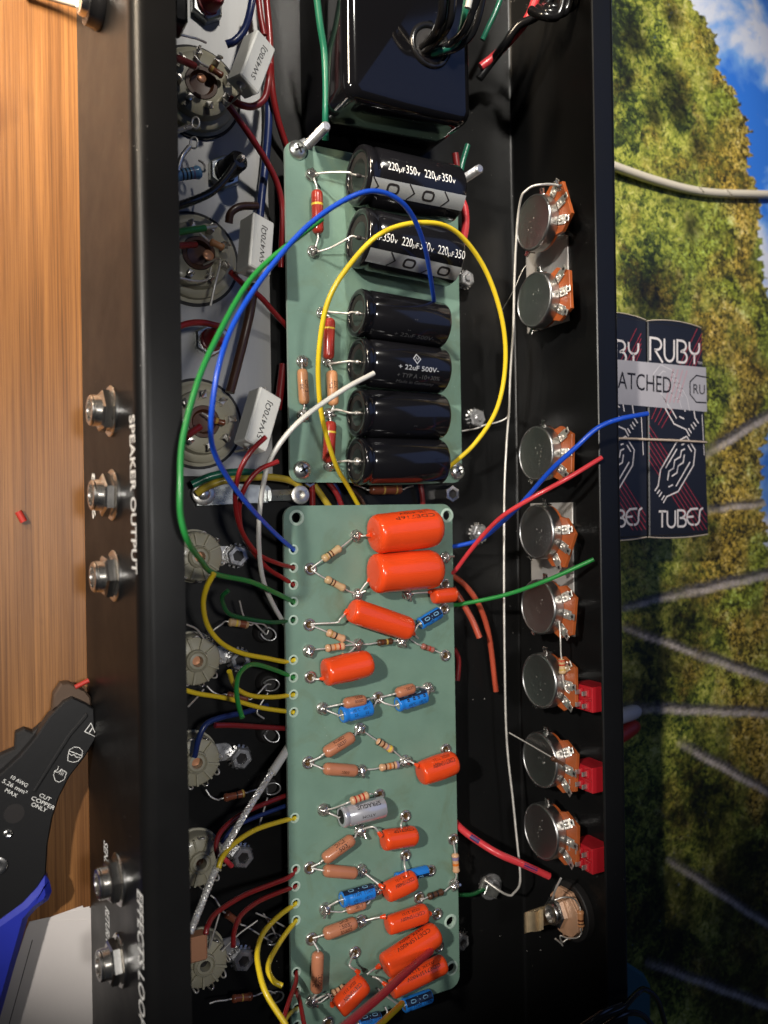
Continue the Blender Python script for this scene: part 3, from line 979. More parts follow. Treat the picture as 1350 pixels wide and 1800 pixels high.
# ---- large dark electrolytic capacitors
def big_cap(L, R_, R, label, style, leadpx):
    pL, pR = B(L[0], L[1], R + 0.1), B(R_[0], R_[1], R + 0.1)
    ax = (pR - pL).normalized()
    Ln = (pR - pL).length
    t = thing('electrolytic_capacitor', (pL + pR) / 2 - EZ * R, label, 'capacitor', 'large dark capacitors on the upper board')
    m_ = MB()
    k = R / 12
    m_.rev(pL, ax, [(0.9, R * 0.74), (0.35, R * 0.76), (0.0, R * 0.80), (0.0, R * 0.90), (0.35 * k, R * 0.97), (1.0 * k, R), (3.4 * k, R), (4.1 * k, R * 0.965), (4.9 * k, R * 0.955), (5.7 * k, R * 0.965), (6.4 * k, R),
                    (Ln - 1.3, R), (Ln - 0.5, R * 0.97), (Ln, R * 0.90), (Ln - 0.1, R * 0.5)], 48)
    body = part('sleeve', m_, 'black_sleeve', t, 50)
    m_ = MB()
    m_.rev(pL, ax, [(1.2, R * 0.76), (0.75, R * 0.755), (0.7, R * 0.55), (0.95, R * 0.52), (0.95, R * 0.2)], 36)
    part('end_disc', m_, 'rubber', t, 30)
    m_ = MB()
    rv = 1.7 if style == 'plain' else 0.9
    m_.rev(pL - ax * 0.3, ax, [(0.0, 0.5), (0.1, rv * 0.8), (0.6, rv), (1.6, rv)], 16)
    part('rivet', m_, 'tin_lug' if style == 'plain' else 'rubber', t, 40)
    lead(t, [pL + ax * 0.4, pL - ax * 2.2] + pts3(leadpx), 0.45)
    f = cyl_pt(pL, ax, TOCAM((pL + pR) / 2), R + 0.06)
    d = math.radians
    if style in ('a', 'b'):
        off = 0 if style == 'a' else -16
        h1, h0 = R * d(4 + off), R * d(-27 + off)
        m_ = MB()
        ns, nh = 12, 8
        s0, s1 = 1.6, Ln - 0.6
        grid = [[f(s0 + (s1 - s0) * i / ns, h0 + (h1 - h0) * j / nh) for j in range(nh + 1)] for i in range(ns + 1)]
        m_.add([p for r in grid for p in r], [(i * (nh + 1) + j, (i + 1) * (nh + 1) + j, (i + 1) * (nh + 1) + j + 1, i * (nh + 1) + j + 1) for i in range(ns) for j in range(nh)])
        band = part('silver_stripe', m_, 'silver_band', t, 60)
        f2 = cyl_pt(pL, ax, TOCAM((pL + pR) / 2), R + 0.12)
        m_ = MB()
        hm, hh = (h0 + h1) / 2, (h1 - h0)
        pitch = 16.4
        st = 2.0 if style == 'a' else 11.0
        x = st - (pitch if style == 'b' else 0)
        def sub(pts, n=4):
            out = []
            for a_, b_ in zip(pts[:-1], pts[1:]):
                out += [(a_[0] + (b_[0] - a_[0]) * i / n, a_[1] + (b_[1] - a_[1]) * i / n) for i in range(n)]
            return out + [pts[-1]]
        while x < Ln - 1:
            if 1.5 < x < Ln - 3.4:
                vs, fs = ribbon(sub([(x, h1 - 0.1), (x + 2.8, hm), (x, h0 + 0.1)]), 0.6)
                map2d(m_, vs, fs, f2)
            ov = [(x + 9.4 + p[0], hm + p[1]) for p in rrect(-2.4, -hh * 0.27, 2.4, hh * 0.27, hh * 0.20, 3)]
            if 1.8 < x + 6.5 and x + 12.2 < Ln:
                vs, fs = ribbon(ov, 0.95, True)
                map2d(m_, vs, fs, f2)
            x += pitch
        part('stripe_marks', m_, 'ink', band, 0)
        m_ = MB()
        hb, hg = R * d(22 + off * 1.1), R * d(17)
        P_ = 16.8
        x = 8.0 - P_ if style == 'a' else 14.6 - P_
        while x < Ln:
            for s_, o_, w_, k_ in (('220', 0, 4.7, 1.0), ('µF', 5.0, 2.7, 0.62), ('350', 8.3, 4.7, 1.0), ('v', 13.3, 1.4, 0.72)):
                if 1.2 < x + o_ and x + o_ + w_ < Ln - 0.5:
                    wrap_text(m_, s_, f2, x + o_, hb, w_, hg * k_, bold=-0.004)
            x += P_
        part('lettering', m_, 'white_print', body, 0)
    else:
        f2 = cyl_pt(pL, ax, TOCAM((pL + pR) / 2), R + 0.07)
        mid = Ln * 0.36
        if style == 'two':
            m_ = MB()
            wrap_text(m_, '+ 22uF 500V-', f2, mid, R * d(-4), Ln * 0.47, 2.0, bold=0.01)
            dia = [(mid + 8.5 + p[0], R * d(24) + p[1]) for p in ((0, 2.0), (1.7, 0), (0, -2.0), (-1.7, 0))]
            vs, fs = ribbon(dia, 0.4, True)
            map2d(m_, vs, fs, f2)
            vs, fs = ribbon([(mid + 7.8, R * d(24) - 0.6), (mid + 8.2, R * d(24) + 0.7), (mid + 8.8, R * d(24) - 0.7), (mid + 9.2, R * d(24) + 0.6)], 0.3)
            map2d(m_, vs, fs, f2)
            part('lettering', m_, 'grey_print', body, 0)
            m_ = MB()
            wrap_text(m_, '+ TYP A -10+30%', f2, mid, R * d(-24), Ln * 0.5, 1.9)
            wrap_text(m_, 'Made in Germany', f2, mid + 0.6, R * d(-40), Ln * 0.44, 1.6)
            part('faint_lettering', m_, 'dim_print', body, 0)
        elif style == 'one':
            m_ = MB()
            wrap_text(m_, '+ 22uF 500V-', f2, mid, R * d(-40), Ln * 0.47, 1.9)
            for k_ in (0, 0.9):
                vs, fs = ribbon([(mid + 5.5 + k_, R * d(-22)), (mid + 8.0 + k_, R * d(8))], 0.3)
                map2d(m_, vs, fs, f2)
            part('faint_lettering', m_, 'dim_print', body, 0)
        elif style == 'three':
            m_ = MB()
            for k_ in (0, 0.9):
                vs, fs = ribbon([(mid + 6.5 + k_, R * d(-52)), (mid + 8.5 + k_, R * d(-24))], 0.3)
                map2d(m_, vs, fs, f2)
            part('faint_lettering', m_, 'dim_print', body, 0)
    return t
big_cap((627, 308), (796, 343), 12.0, 'big black capacitor with silver stripe, nearest the black transformer', 'a', [(612, 303, 12), (580, 303, 7), (549, 306, 2)])
big_cap((627, 417), (793, 455), 12.0, 'big black capacitor with silver stripe, crossed by the yellow wire loop', 'b', [(610, 420, 11), (580, 436, 5), (553, 444, 2)])
BCX = [((626, 550), (775, 574), 'one', 'plain dark capacitor just below the two silver-striped ones', [(612, 551, 9), (586, 549, 5), (570, 546, 2)]),
       ((626, 636), (775, 653), 'two', 'dark capacitor lettered 22uF 500V with a diamond mark', [(612, 635, 9), (590, 638, 5), (578, 640, 2)]),
       ((625, 726), (774, 733), 'three', 'plain dark capacitor, second from the lower edge of its board', [(612, 725, 9), (592, 720, 5), (580, 723, 2)]),
       ((625, 811), (773, 812), 'four', 'plain dark capacitor along the lower edge of its board', [(612, 810, 9), (594, 812, 5), (582, 816, 2)])]
for L, R_, st, lb, ld in BCX:
    t = big_cap(L, R_, 9.8, lb, st if st != 'four' else 'plain', ld)
    for c in t.children:
        if c.name.startswith('rivet'):
            c.data.materials[0] = M['tin_lug']

# ---- orange dipped film capacitors
def orange_cap(L, R_, rpx, leads, label, text=None, h=None):
    um = (L[0] + R_[0]) / 2
    R = rpx * pxmm(um, 5)
    hh = (R + 0.7) if h is None else h
    hL, hR = hh if not isinstance(hh, tuple) else hh[0], hh if not isinstance(hh, tuple) else hh[1]
    pL, pR = B(L[0], L[1], hL), B(R_[0], R_[1], hR)
    ax = (pR - pL).normalized()
    pL, pR = pL - ax * R * 0.20, pR + ax * R * 0.14
    Ln = (pR - pL).length
    t = thing('film_capacitor', (pL + pR) / 2 - EZ * R, label, 'capacitor', 'orange dipped capacitors')
    m_ = MB()
    prof = [(-0.05 * R, 0.05 * R), (-0.045 * R, 0.55 * R), (-0.02 * R, 0.80 * R), (0.05 * R, 0.90 * R), (0.15 * R, 0.955 * R), (0.30 * R, 0.985 * R), (0.55 * R, R), (Ln * 0.5, R * 1.01), (Ln - 0.50 * R, R), (Ln - 0.2 * R, 0.95 * R), (Ln - 0.02 * R, 0.80 * R), (Ln + 0.10 * R, 0.5 * R), (Ln + 0.14 * R, 0.06 * R)]
    m_.rev(pL, ax, prof, 36)
    ph = random.uniform(0, 6)
    for i, p in enumerate(m_.v):
        q = p - pL
        s_ = q.dot(ax)
        rad = q - ax * s_
        m_.v[i] = pL + ax * s_ + rad * (1 + 0.022 * math.sin(s_ * 0.5 + ph) + 0.018 * math.sin(math.atan2(rad.y, rad.z) * 3 + ph) + 0.012 * math.sin(s_ * 1.1 + 2 * math.atan2(rad.y, rad.z) + ph * 2))
    body = part('body', m_, 'orange_epoxy', t, 80)
    for ld in leads:
        P = pts3(ld)
        n_ = MB()
        d0 = (P[1] - P[0]).normalized()
        n_.tube([P[0] - d0 * 1.6, P[0] - d0 * 0.4, P[0] + d0 * 0.4, P[0] + d0 * 0.9], [1.15, 0.38], 10, 3)
        part('epoxy_neck', n_, 'orange_epoxy', body, 80)
        lead(t, P, 0.42)
    if text:
        f = cyl_pt(pL, ax, TOCAM((pL + pR) / 2), R * 1.035 + 0.06)
        m_ = MB()
        a0 = math.radians(text[2] if len(text) > 2 else 20) * R
        w = Ln * 0.62
        hgt = min(1.9, R * 0.36)
        wrap_text(m_, text[0], f, Ln * 0.86, a0, w, hgt, True)
        wrap_text(m_, text[1], f, Ln * 0.80, a0 + hgt * 1.3, w * 0.75, hgt * 0.85, True)
        part('lettering', m_, 'ink_brown', body, 0)
    return t
orange_cap((664, 938), (764, 927), 33.5, [[(647, 941, 5), (638, 942, 3), (628, 942, 1.5)]], 'large orange capacitor along the top edge of the long board', ('CDE716P', '.1K 400V', 48))
orange_cap((664, 1008), (765, 1000), 34, [[(648, 1020, 4), (640, 1030, 3), (630, 1043, 1.5)], [(776, 990, 5), (782, 984, 2)]], 'second large orange capacitor, pressed against the topmost one')
orange_cap((622, 1074), (718, 1106), 22, [[(607, 1078, 4), (598, 1088, 5), (592, 1094, 4), (560, 1096, 2.5), (546, 1097, 1.5)], [(728, 1115, 4), (735, 1122, 1.5)]], 'orange capacitor slanting down to the right below the big pair', h=(6.5, 5.5))
orange_cap((764, 1048), (799, 1045), 13.5, [[(755, 1041, 4), (735, 1042, 3), (716, 1044, 1.5)]], 'smallest dark orange capacitor overhanging the right board edge', h=6)
orange_cap((576, 1182), (647, 1166), 24.5, [[(565, 1193, 4), (556, 1194, 3), (549, 1191, 1.5)]], 'glossy orange capacitor beside the left row of yellow and green wires')
orange_cap((743, 1359), (797, 1340), 21.5, [[(731, 1344, 6), (722, 1339, 4), (713, 1337, 2)], [(788, 1328, 6), (784, 1319, 1.5)]], 'orange capacitor alone at the right board edge beside the long triangle of resistors', ('CDE715P400V', '.022K 2131', 22))
orange_cap((677, 1477), (728, 1469), 17.5, [[(666, 1464, 6), (658, 1454, 6), (645, 1455, 4), (634, 1459, 1.5)], [(707, 1459, 5), (705, 1449, 5), (709, 1438, 1.5)]], 'short orange capacitor just below the silver-grey capacitor', ('CDE715P', '.01K', 50))
orange_cap((681, 1568), (727, 1546), 18, [[(668, 1556, 6), (655, 1546, 4), (637, 1532, 1.5)], [(714, 1535, 6), (711, 1520, 5), (711, 1505, 1.5)]], 'short orange capacitor lying over a blue capacitor', ('CDE715P400V', '.022K 2131', 15))
orange_cap((684, 1626), (747, 1604), 16.5, [[(671, 1612, 5), (658, 1614, 4), (636, 1620, 1.5)], [(757, 1606, 5), (767, 1606, 1.5)]], 'orange capacitor, upper one of the three leaning together at the bottom', ('CDE715P400V', '.022K 2131', 12))
orange_cap((680, 1697), (766, 1641), 21, [[(662, 1701, 6), (652, 1707, 7), (645, 1713, 7)], [(772, 1650, 5), (771, 1661, 1.5)]], 'thick orange capacitor, middle one of the three leaning together at the bottom', ('CDE715P400V', '.047K 400V', 40), h=(7.5, 7.0))
orange_cap((691, 1738), (779, 1694), 17, [[(674, 1728, 5), (664, 1720, 4), (655, 1717, 2)]], 'orange capacitor, lowest of the three leaning together, under a red wire', ('CDE715P400V', '.022K 2131', 14))
orange_cap((597, 1770), (639, 1727), 19, [[(583, 1762, 5), (578, 1748, 6), (570, 1750, 4), (552, 1759, 1.5)], [(626, 1706, 6), (615, 1698, 7), (616, 1690, 5), (622, 1676, 1.5)]], 'orange capacitor standing steeply at the bottom beside two brown resistors', ('CDE715P400V', '.022K 2131', 14), h=7.0)

# ---- axial resistors
def axial(A, C, rpx, mat, ends, label, bands=(), text=None, h=None, style='dumb', base=ZB, name='resistor', group=None):
    um = (A[0] + C[0]) / 2
    r = rpx * pxmm(um, 3)
    hh = (r + 0.5) if h is None else h
    pA = Z(A[0], A[1], base + (hh if not isinstance(hh, tuple) else hh[0]))
    pC = Z(C[0], C[1], base + (hh if not isinstance(hh, tuple) else hh[1]))
    ax = (pC - pA).normalized()
    Ln = (pC - pA).length
    t = thing(name, (pA + pC) / 2 - EZ * r, label, 'resistor', group or 'resistors')
    m_ = MB()
    if style == 'dumb':
        e = min(Ln * 0.24, r * 2.2)
        m_.rev(pA, ax, [(0, r * 0.35), (r * 0.12, r * 0.72), (r * 0.45, r * 0.97), (e * 0.6, r), (e, r * 0.86), (Ln * 0.5, r * 0.82), (Ln - e, r * 0.86), (Ln - e * 0.6, r), (Ln - r * 0.45, r * 0.97), (Ln - r * 0.12, r * 0.72), (Ln, r * 0.35)], 22)
        def rad(x):
            x = min(x, Ln - x)
            return r * 0.97 if x < e * 0.75 else (r * (0.97 - 0.11 * (x - e * 0.75) / (e * 0.25)) if x < e else r * (0.86 - 0.04 * (x - e) / max(0.01, Ln / 2 - e)))
    else:
        m_.rev(pA, ax, [(0, r * 0.3), (r * 0.10, r * 0.66), (r * 0.35, r * 0.90), (r * 0.75, r), (Ln * 0.5, r * 1.0), (Ln - r * 0.75, r), (Ln - r * 0.35, r * 0.90), (Ln - r * 0.1, r * 0.66), (Ln, r * 0.3)], 22)
        rad = lambda x: r
    body = part('body', m_, mat, t, 70)
    for (pos, bm, w) in bands:
        x = pos * Ln
        n_ = MB()
        w_ = w * Ln
        n_.rev(pA, ax, [(x - w_ / 2, rad(x - w_ / 2) - 0.02), (x - w_ / 2, rad(x - w_ / 2) + 0.05), (x + w_ / 2, rad(x + w_ / 2) + 0.05), (x + w_ / 2, rad(x + w_ / 2) - 0.02)], 22, cap=False)
        part('band', n_, bm, body, 30)
    for i, e_ in enumerate(ends):
        if not e_:
            continue
        p0 = pA if i == 0 else pC
        d0 = -ax if i == 0 else ax
        P = pts3(e_, base)
        lead(t, [p0 - d0 * 0.3, p0 + d0 * min(1.3, 0.4 * (P[0] - p0).length)] + P, 0.34 if r < 2.2 else 0.42)
    if text:
        s_, pos, ang, hgt, flip = text
        f = cyl_pt(pA, ax, TOCAM((pA + pC) / 2), r + 0.05)
        n_ = MB()
        for k, line in enumerate(s_):
            w = len(line) * hgt * 0.62
            h0 = math.radians(ang) * r - k * hgt * 1.35
            if flip:
                wrap_text(n_, line, f, pos * Ln + w / 2, h0 + hgt, w, hgt, True, bold=0.01)
            else:
                wrap_text(n_, line, f, pos * Ln - w / 2, h0, w, hgt, False, bold=0.01)
        part('lettering', n_, 'ink_brown', body, 0)
    return t
K, BR, RD, OG, YL, GD, VI = 'band_black', 'band_brown', 'band_red', 'band_orange', 'band_yellow', 'band_gold', 'band_violet'
G1 = 'resistors on the upper board'
G2 = 'resistors on the long board'
yb = [(0.34, YL, 0.05)]
axial((557, 334), (559, 411), 10.5, 'red_epoxy', [[(556, 326, 3), (551, 312, 2)], [(559, 420, 3), (553, 440, 2)]], 'red resistor with thin yellow ring beside the silver-striped capacitors', yb, style='round', group=G1)
axial((579, 559), (577, 632), 10.5, 'red_epoxy', [[(577, 555, 3), (570, 551, 2)], [(577, 634, 2)]], 'red resistor behind the yellow wire at the top of the column of three', [(0.26, YL, 0.04)], style='round', group=G1)
axial((581, 740), (577, 814), 11, 'red_epoxy', [[(580, 735, 3), (579, 730, 2)], [(577, 818, 2)]], 'red resistor at the bottom of its column, under the yellow wire', [(0.27, YL, 0.045)], style='round', group=G1)
axial((583, 651), (586, 713), 10, 'tan_light', [[(582, 646, 3), (578, 640, 2)], [(585, 718, 3), (580, 726, 2)]], 'pale tan resistor between the two red ones under the white wire', text=(('22K', '1%3'), 0.42, 20, 1.7, False), style='round', group=G1)
axial((531, 648), (535, 711), 9.5, 'tan_light', [[(531, 643, 3), (531, 638, 2)], [(534, 718, 3), (533, 728, 2)]], 'tan resistor standing alone near the left edge of the upper board', text=(('CPF 3', '10K'), 0.5, 20, 1.6, False), style='round', group=G1)
axial((649, 861), (706, 860), 9.0, 'brown_epoxy', [[(640, 858, 3), (622, 852, 3)], [(715, 857, 3), (726, 854, 2)]], 'brown red resistor lying in the gap between the two boards', [(0.42, GD, 0.05), (0.80, GD, 0.04)], style='round', base=2.0, h=5.0)
# small banded ones on the long board
def cb(a, b_, c, d_=GD):
    return [(0.17, a, 0.10), (0.36, b_, 0.07), (0.52, c, 0.07), (0.83, d_, 0.08)]
axial((567, 984), (599, 962), 7.2, 'beige_epoxy', [[(560, 989, 2), (547, 999, 1)], [(606, 957, 2), (622, 944, 1.5)]], 'small beige resistor, upper one of the pair left of the large orange capacitors', [(0.36, K, 0.06), (0.50, BR, 0.06), (0.22, GD, 0.05)], group=G2)
axial((572, 1017), (606, 1035), 7.2, 'beige_epoxy', [[(560, 1010, 2), (547, 1001, 1)], [(613, 1039, 2), (626, 1044, 1.5)]], 'small beige resistor, lower one of the pair left of the large orange capacitors', [(0.42, BR, 0.06), (0.28, K, 0.05)], group=G2)
axial((575, 1111), (606, 1124), 7.2, 'peach_epoxy', [[(566, 1107, 2), (546, 1099, 1)], [(614, 1127, 2), (625, 1132, 1.5)]], 'small peach resistor with one black ring just under the slanting orange capacitor', [(0.20, GD, 0.07), (0.45, K, 0.08)], group=G2)
axial((572, 1140), (606, 1135), 7.2, 'peach_epoxy', [[(560, 1141, 2), (545, 1143, 1)], [(614, 1134, 2), (626, 1133, 1.5)]], 'small peach resistor with red rings above the glossy orange capacitor', [(0.22, BR, 0.06), (0.46, OG, 0.07), (0.70, RD, 0.07)], group=G2)
axial((663, 1130), (690, 1127), 6.2, 'dark_brown_epoxy', [[(650, 1132, 2), (632, 1133, 1.5)], [(698, 1127, 2), (704, 1128, 1.5)]], 'tiny dark resistor in the shadow under the slanting orange capacitor', [(0.3, BR, 0.1), (0.6, GD, 0.1)], group=G2)
axial((741, 1135), (763, 1143), 5.6, 'pink_epoxy', [[(732, 1131, 2), (722, 1124, 2)], [(770, 1146, 2), (780, 1151, 1.5)]], 'tiny pinkish resistor near the right board edge', [(0.3, BR, 0.1), (0.6, RD, 0.1)], group=G2)
axial((590, 1163), (607, 1151), 6.5, 'peach_epoxy', [[], [(614, 1147, 2), (626, 1136, 1.5)]], 'tip of a peach resistor showing behind the glossy orange capacitor', [(0.3, BR, 0.1)], group=G2)
axial((663, 1302), (690, 1319), 6.6, 'peach_epoxy', [[(654, 1296, 2), (636, 1283, 1.5)], [(698, 1325, 2), (709, 1335, 1.5)]], 'small peach resistor with yellow ring slanting down to the lone orange capacitor', [(0.10, K, 0.07), (0.36, BR, 0.09), (0.60, VI, 0.06), (0.78, YL, 0.10)], group=G2)
axial((667, 1350), (700, 1344), 6.6, 'peach_epoxy', [[(656, 1352, 2), (637, 1353, 1.5)], [(705, 1341, 2), (710, 1338, 1.5)]], 'small peach resistor with orange ring lying level left of the lone orange capacitor', [(0.30, BR, 0.07), (0.52, OG, 0.10), (0.72, BR, 0.06), (0.92, VI, 0.12)], group=G2)
axial((616, 1409), (648, 1397), 7.4, 'peach_epoxy', [[(604, 1414, 8), (585, 1421, 4), (571, 1423, 1.5)], [(656, 1396, 6), (664, 1396, 1.5)]], 'red-ringed peach resistor lying on top of the silver-grey capacitor', [(0.24, RD, 0.08), (0.47, RD, 0.08), (0.68, RD, 0.08)], h=9.2, group=G2)
axial((752, 1577), (779, 1567), 6.2, 'dark_brown_epoxy', [[(745, 1580, 2), (738, 1580, 1.5)], [(788, 1561, 2), (795, 1556, 1.5)]], 'small dark brown resistor reaching the right board edge', [(0.28, K, 0.1), (0.6, K, 0.08)], group=G2)
axial((800, 1500), (802, 1534), 6.6, 'peach_epoxy', [[(799, 1492, 2), (797, 1478, 1.5)], [(802, 1542, 2), (799, 1551, 1.5)]], 'small orange resistor hanging on the right edge of the long board', [(0.25, VI, 0.18), (0.55, OG, 0.12)], group=G2)
axial((583, 1748), (606, 1735), 7.0, 'peach_epoxy', [[(572, 1755, 2), (562, 1762, 2), (551, 1762, 1.5)], []], 'peach resistor half hidden behind the steep orange capacitor', [(0.3, BR, 0.1), (0.62, K, 0.1)], group=G2)
# larger brown film resistors
TN = 'tan_epoxy'
axial((604, 1237), (643, 1230), 10, TN, [[(594, 1239, 3), (570, 1244, 1.5)], [(650, 1228, 2), (661, 1226, 1.5)]], 'brown resistor lettered RN60D above a blue capacitor', text=(('1000F', 'RN60D'), 0.62, 26, 1.3, False), style='round', h=5.0, group=G2)
axial((696, 1219), (729, 1209), 9.5, TN, [[(688, 1221, 2.5), (668, 1226, 1.5)], [(737, 1208, 3), (748, 1209, 2)]], 'brown resistor above the right one of the two blue capacitors', text=(('1003F',), 0.62, -5, 1.4, False), style='round', h=5.5, group=G2)
axial((570, 1325), (622, 1293), 11, TN, [[(562, 1331, 2.5), (544, 1339, 1.5)], [(626, 1288, 2.5), (630, 1283, 1.5)]], 'brown resistor lettered 1003F slanting up to a solder joint', text=(('RN60D', '1003F'), 0.52, 26, 1.6, False), style='round', group=G2)
axial((569, 1351), (628, 1355), 11, TN, [[(560, 1348, 2.5), (545, 1342, 1.5)], [(631, 1355, 2.5), (633, 1354, 1.5)]], 'plain brown resistor lying level below the one lettered 1003F', text=(('1003',), 0.58, -38, 1.3, False), style='round', group=G2)
axial((568, 1512), (622, 1473), 11, TN, [[(562, 1517, 2.5), (547, 1524, 1.5)], [(626, 1467, 2.5), (630, 1461, 1.5)]], 'brown resistor lettered DALE slanting up at the left of the board', text=(('DALE', '1503J'), 0.58, 18, 1.8, False), style='round', group=G2)
axial((569, 1530), (627, 1535), 11, TN, [[(562, 1529, 2.5), (547, 1526, 1.5)], [(630, 1533, 2.5), (633, 1530, 1.5)]], 'plain brown resistor touching the slanting one lettered DALE', style='round', group=G2)
axial((609, 1600), (643, 1589), 8, TN, [[(600, 1603, 2), (580, 1602, 2), (573, 1599, 1.5)], [(652, 1580, 2), (660, 1566, 1.5)]], 'small brown resistor tucked under a blue capacitor', text=(('1001F',), 0.55, -25, 1.3, False), style='round', group=G2)
axial((569, 1643), (627, 1621), 11.5, TN, [[(561, 1646, 2.5), (550, 1649, 1.5)], [(630, 1620, 2.5), (632, 1619, 1.5)]], 'brown resistor with three lines of black lettering near the bottom', text=(('DALE', '1503J', 'RN60D'), 0.60, 34, 1.6, False), style='round', group=G2)
axial((559, 1673), (556, 1745), 11, TN, [[(556, 1664, 2.5), (550, 1654, 1.5)], [(553, 1751, 2.5), (549, 1757, 1.5)]], 'brown resistor standing upright along the left edge at the bottom', text=(('1003J', 'DALE'), 0.66, 10, 1.7, True), style='round', group=G2)

# ---- blue and grey axial capacitors
def blue_cap(L, R_, rpx, leads, label, stripe=70, text='TTAM', h=None, body='blue_sleeve'):
    um = (L[0] + R_[0]) / 2
    r = rpx * pxmm(um, 4)
    hh = r + 0.5 if h is None else h
    pL, pR = B(L[0], L[1], hh), B(R_[0], R_[1], hh)
    ax = (pR - pL).normalized()
    Ln = (pR - pL).length
    grey = body == 'clear_sleeve'
    t = thing('axial_capacitor', (pL + pR) / 2 - EZ * r, label, 'capacitor', 'small axial capacitors')
    m_ = MB()
    m_.rev(pL, ax, [(0.3, r * 0.6), (0.0, r * 0.72), (0.0, r * 0.86), (0.3, r * 0.97), (0.8, r), (1.8, r), (2.3, r * 0.93), (2.9, r * 0.93), (3.4, r), (Ln - 0.7, r), (Ln - 0.2, r * 0.95), (Ln, r * 0.85), (Ln - 0.05, r * 0.3)], 30)
    b_ = part('sleeve', m_, body, t, 50)
    m_ = MB()
    m_.rev(pL, ax, [(0.5, r * 0.66), (0.18, r * 0.66), (0.18, 0.55), (-0.4, 0.5), (-0.5, 0.2)], 18)
    part('end_seal', m_, 'rubber' if grey else 'tin_lug', t, 30)
    f = cyl_pt(pL, ax, TOCAM((pL + pR) / 2), r + 0.05)
    if not grey:
        h0, h1 = math.radians(stripe - 32) * r, math.radians(stripe + 32) * r
        m_ = MB()
        ns, nh = 5, 8
        g = [[f(0.5 + (Ln - 1.0) * i / ns, h0 + (h1 - h0) * j / nh) for j in range(nh + 1)] for i in range(ns + 1)]
        m_.add([p for r_ in g for p in r_], [(i * (nh + 1) + j, (i + 1) * (nh + 1) + j, (i + 1) * (nh + 1) + j + 1, i * (nh + 1) + j + 1) for i in range(ns) for j in range(nh)])
        s_ = part('polarity_stripe', m_, 'navy_sleeve', t, 60)
        f3 = cyl_pt(pL, ax, TOCAM((pL + pR) / 2), r + 0.10)
        m_ = MB()
        hm = (h0 + h1) / 2
        for x in (Ln * 0.28, Ln * 0.72):
            vs, fs = ribbon([(x + p[0], hm + p[1]) for p in rrect(-1.1, -0.6, 1.1, 0.6, 0.55, 3)], 0.3, True)
            map2d(m_, vs, fs, f3)
        vs, fs = ribbon([(Ln * 0.46, h1 - 0.2), (Ln * 0.52, hm), (Ln * 0.46, h0 + 0.2)], 0.25)
        map2d(m_, vs, fs, f3)
        part('stripe_marks', m_, 'blue_film', s_, 0)
        m_ = MB()
        hg = min(1.6, r * 0.42)
        for k, x in enumerate((Ln * 0.26, Ln * 0.62)):
            a0 = math.radians(stripe - 50) * r
            wrap_text(m_, text, f, x, a0 - hg * 0.3, Ln * 0.28, hg)
            wrap_text(m_, '±85°C', f, x + 0.3, a0 - hg * 1.9, Ln * 0.24, hg * 0.9)
            wrap_text(m_, '25', f, x + 0.9, a0 - hg * 3.3, Ln * 0.12, hg * 0.85)
        part('lettering', m_, 'ink', b_, 0)
    else:
        m_ = MB()
        wrap_text(m_, 'SPRAGUE', f, Ln * 0.86, math.radians(36) * r, Ln * 0.55, r * 0.42, True, 0.012)
        wrap_text(m_, 'ATOM', f, Ln * 0.70, math.radians(-22) * r, Ln * 0.3, r * 0.26, True)
        part('lettering', m_, 'ink', b_, 0)
    for i, e_ in enumerate(leads):
        if e_:
            p0, d0 = (pL, -ax) if i == 0 else (pR, ax)
            lead(t, [p0 - d0 * 0.3, p0 + d0 * 1.2] + pts3(e_), 0.40)
    return t
blue_cap((738, 1097), (773, 1076), 11, [[(730, 1108, 3), (722, 1120, 1.5)], [(778, 1072, 1.5)]], 'dark blue capacitor tucked between the slanting orange capacitor and the right edge', 5)
blue_cap((600, 1257), (652, 1244), 14.5, [[(592, 1256, 4), (580, 1251, 3), (569, 1246, 1.5)], [(658, 1240, 3), (664, 1230, 1.5)]], 'blue capacitor lettered TTAM, the left one of the pair below the glossy orange capacitor', 92)
blue_cap((698, 1239), (748, 1223), 13, [[(690, 1240, 4), (676, 1236, 3), (666, 1229, 1.5)], [(752, 1214, 2)]], 'blue capacitor with ringed black stripe, the right one of the pair', 52, 'II')
blue_cap((600, 1582), (656, 1566), 13.5, [[(592, 1585, 4), (574, 1595, 1.5)], [(660, 1564, 2)]], 'blue capacitor with black stripe beside the short orange capacitors', 50)
blue_cap((696, 1544), (751, 1530), 9.5, [[], [(755, 1530, 2)]], 'thin blue capacitor hidden under a short orange capacitor', -60)
blue_cap((709, 1768), (757, 1750), 12, [[(700, 1766, 3), (675, 1748, 3), (664, 1738, 3)], []], 'blue capacitor hanging over the bottom edge of the long board', 5, h=2.0)
blue_cap((628, 1800), (668, 1790), 12, [[], [(675, 1788, 4), (681, 1780, 4), (677, 1770, 3)]], 'blue capacitor cut off by the bottom edge of the picture', 40, h=2.0)
blue_cap((599, 1436), (674, 1418), 19, [[(592, 1435, 5), (580, 1430, 4), (571, 1424, 1.5)], [(676, 1410, 3), (669, 1399, 1.5)]], 'silver-grey capacitor in clear sleeve lettered SPRAGUE', body='clear_sleeve')

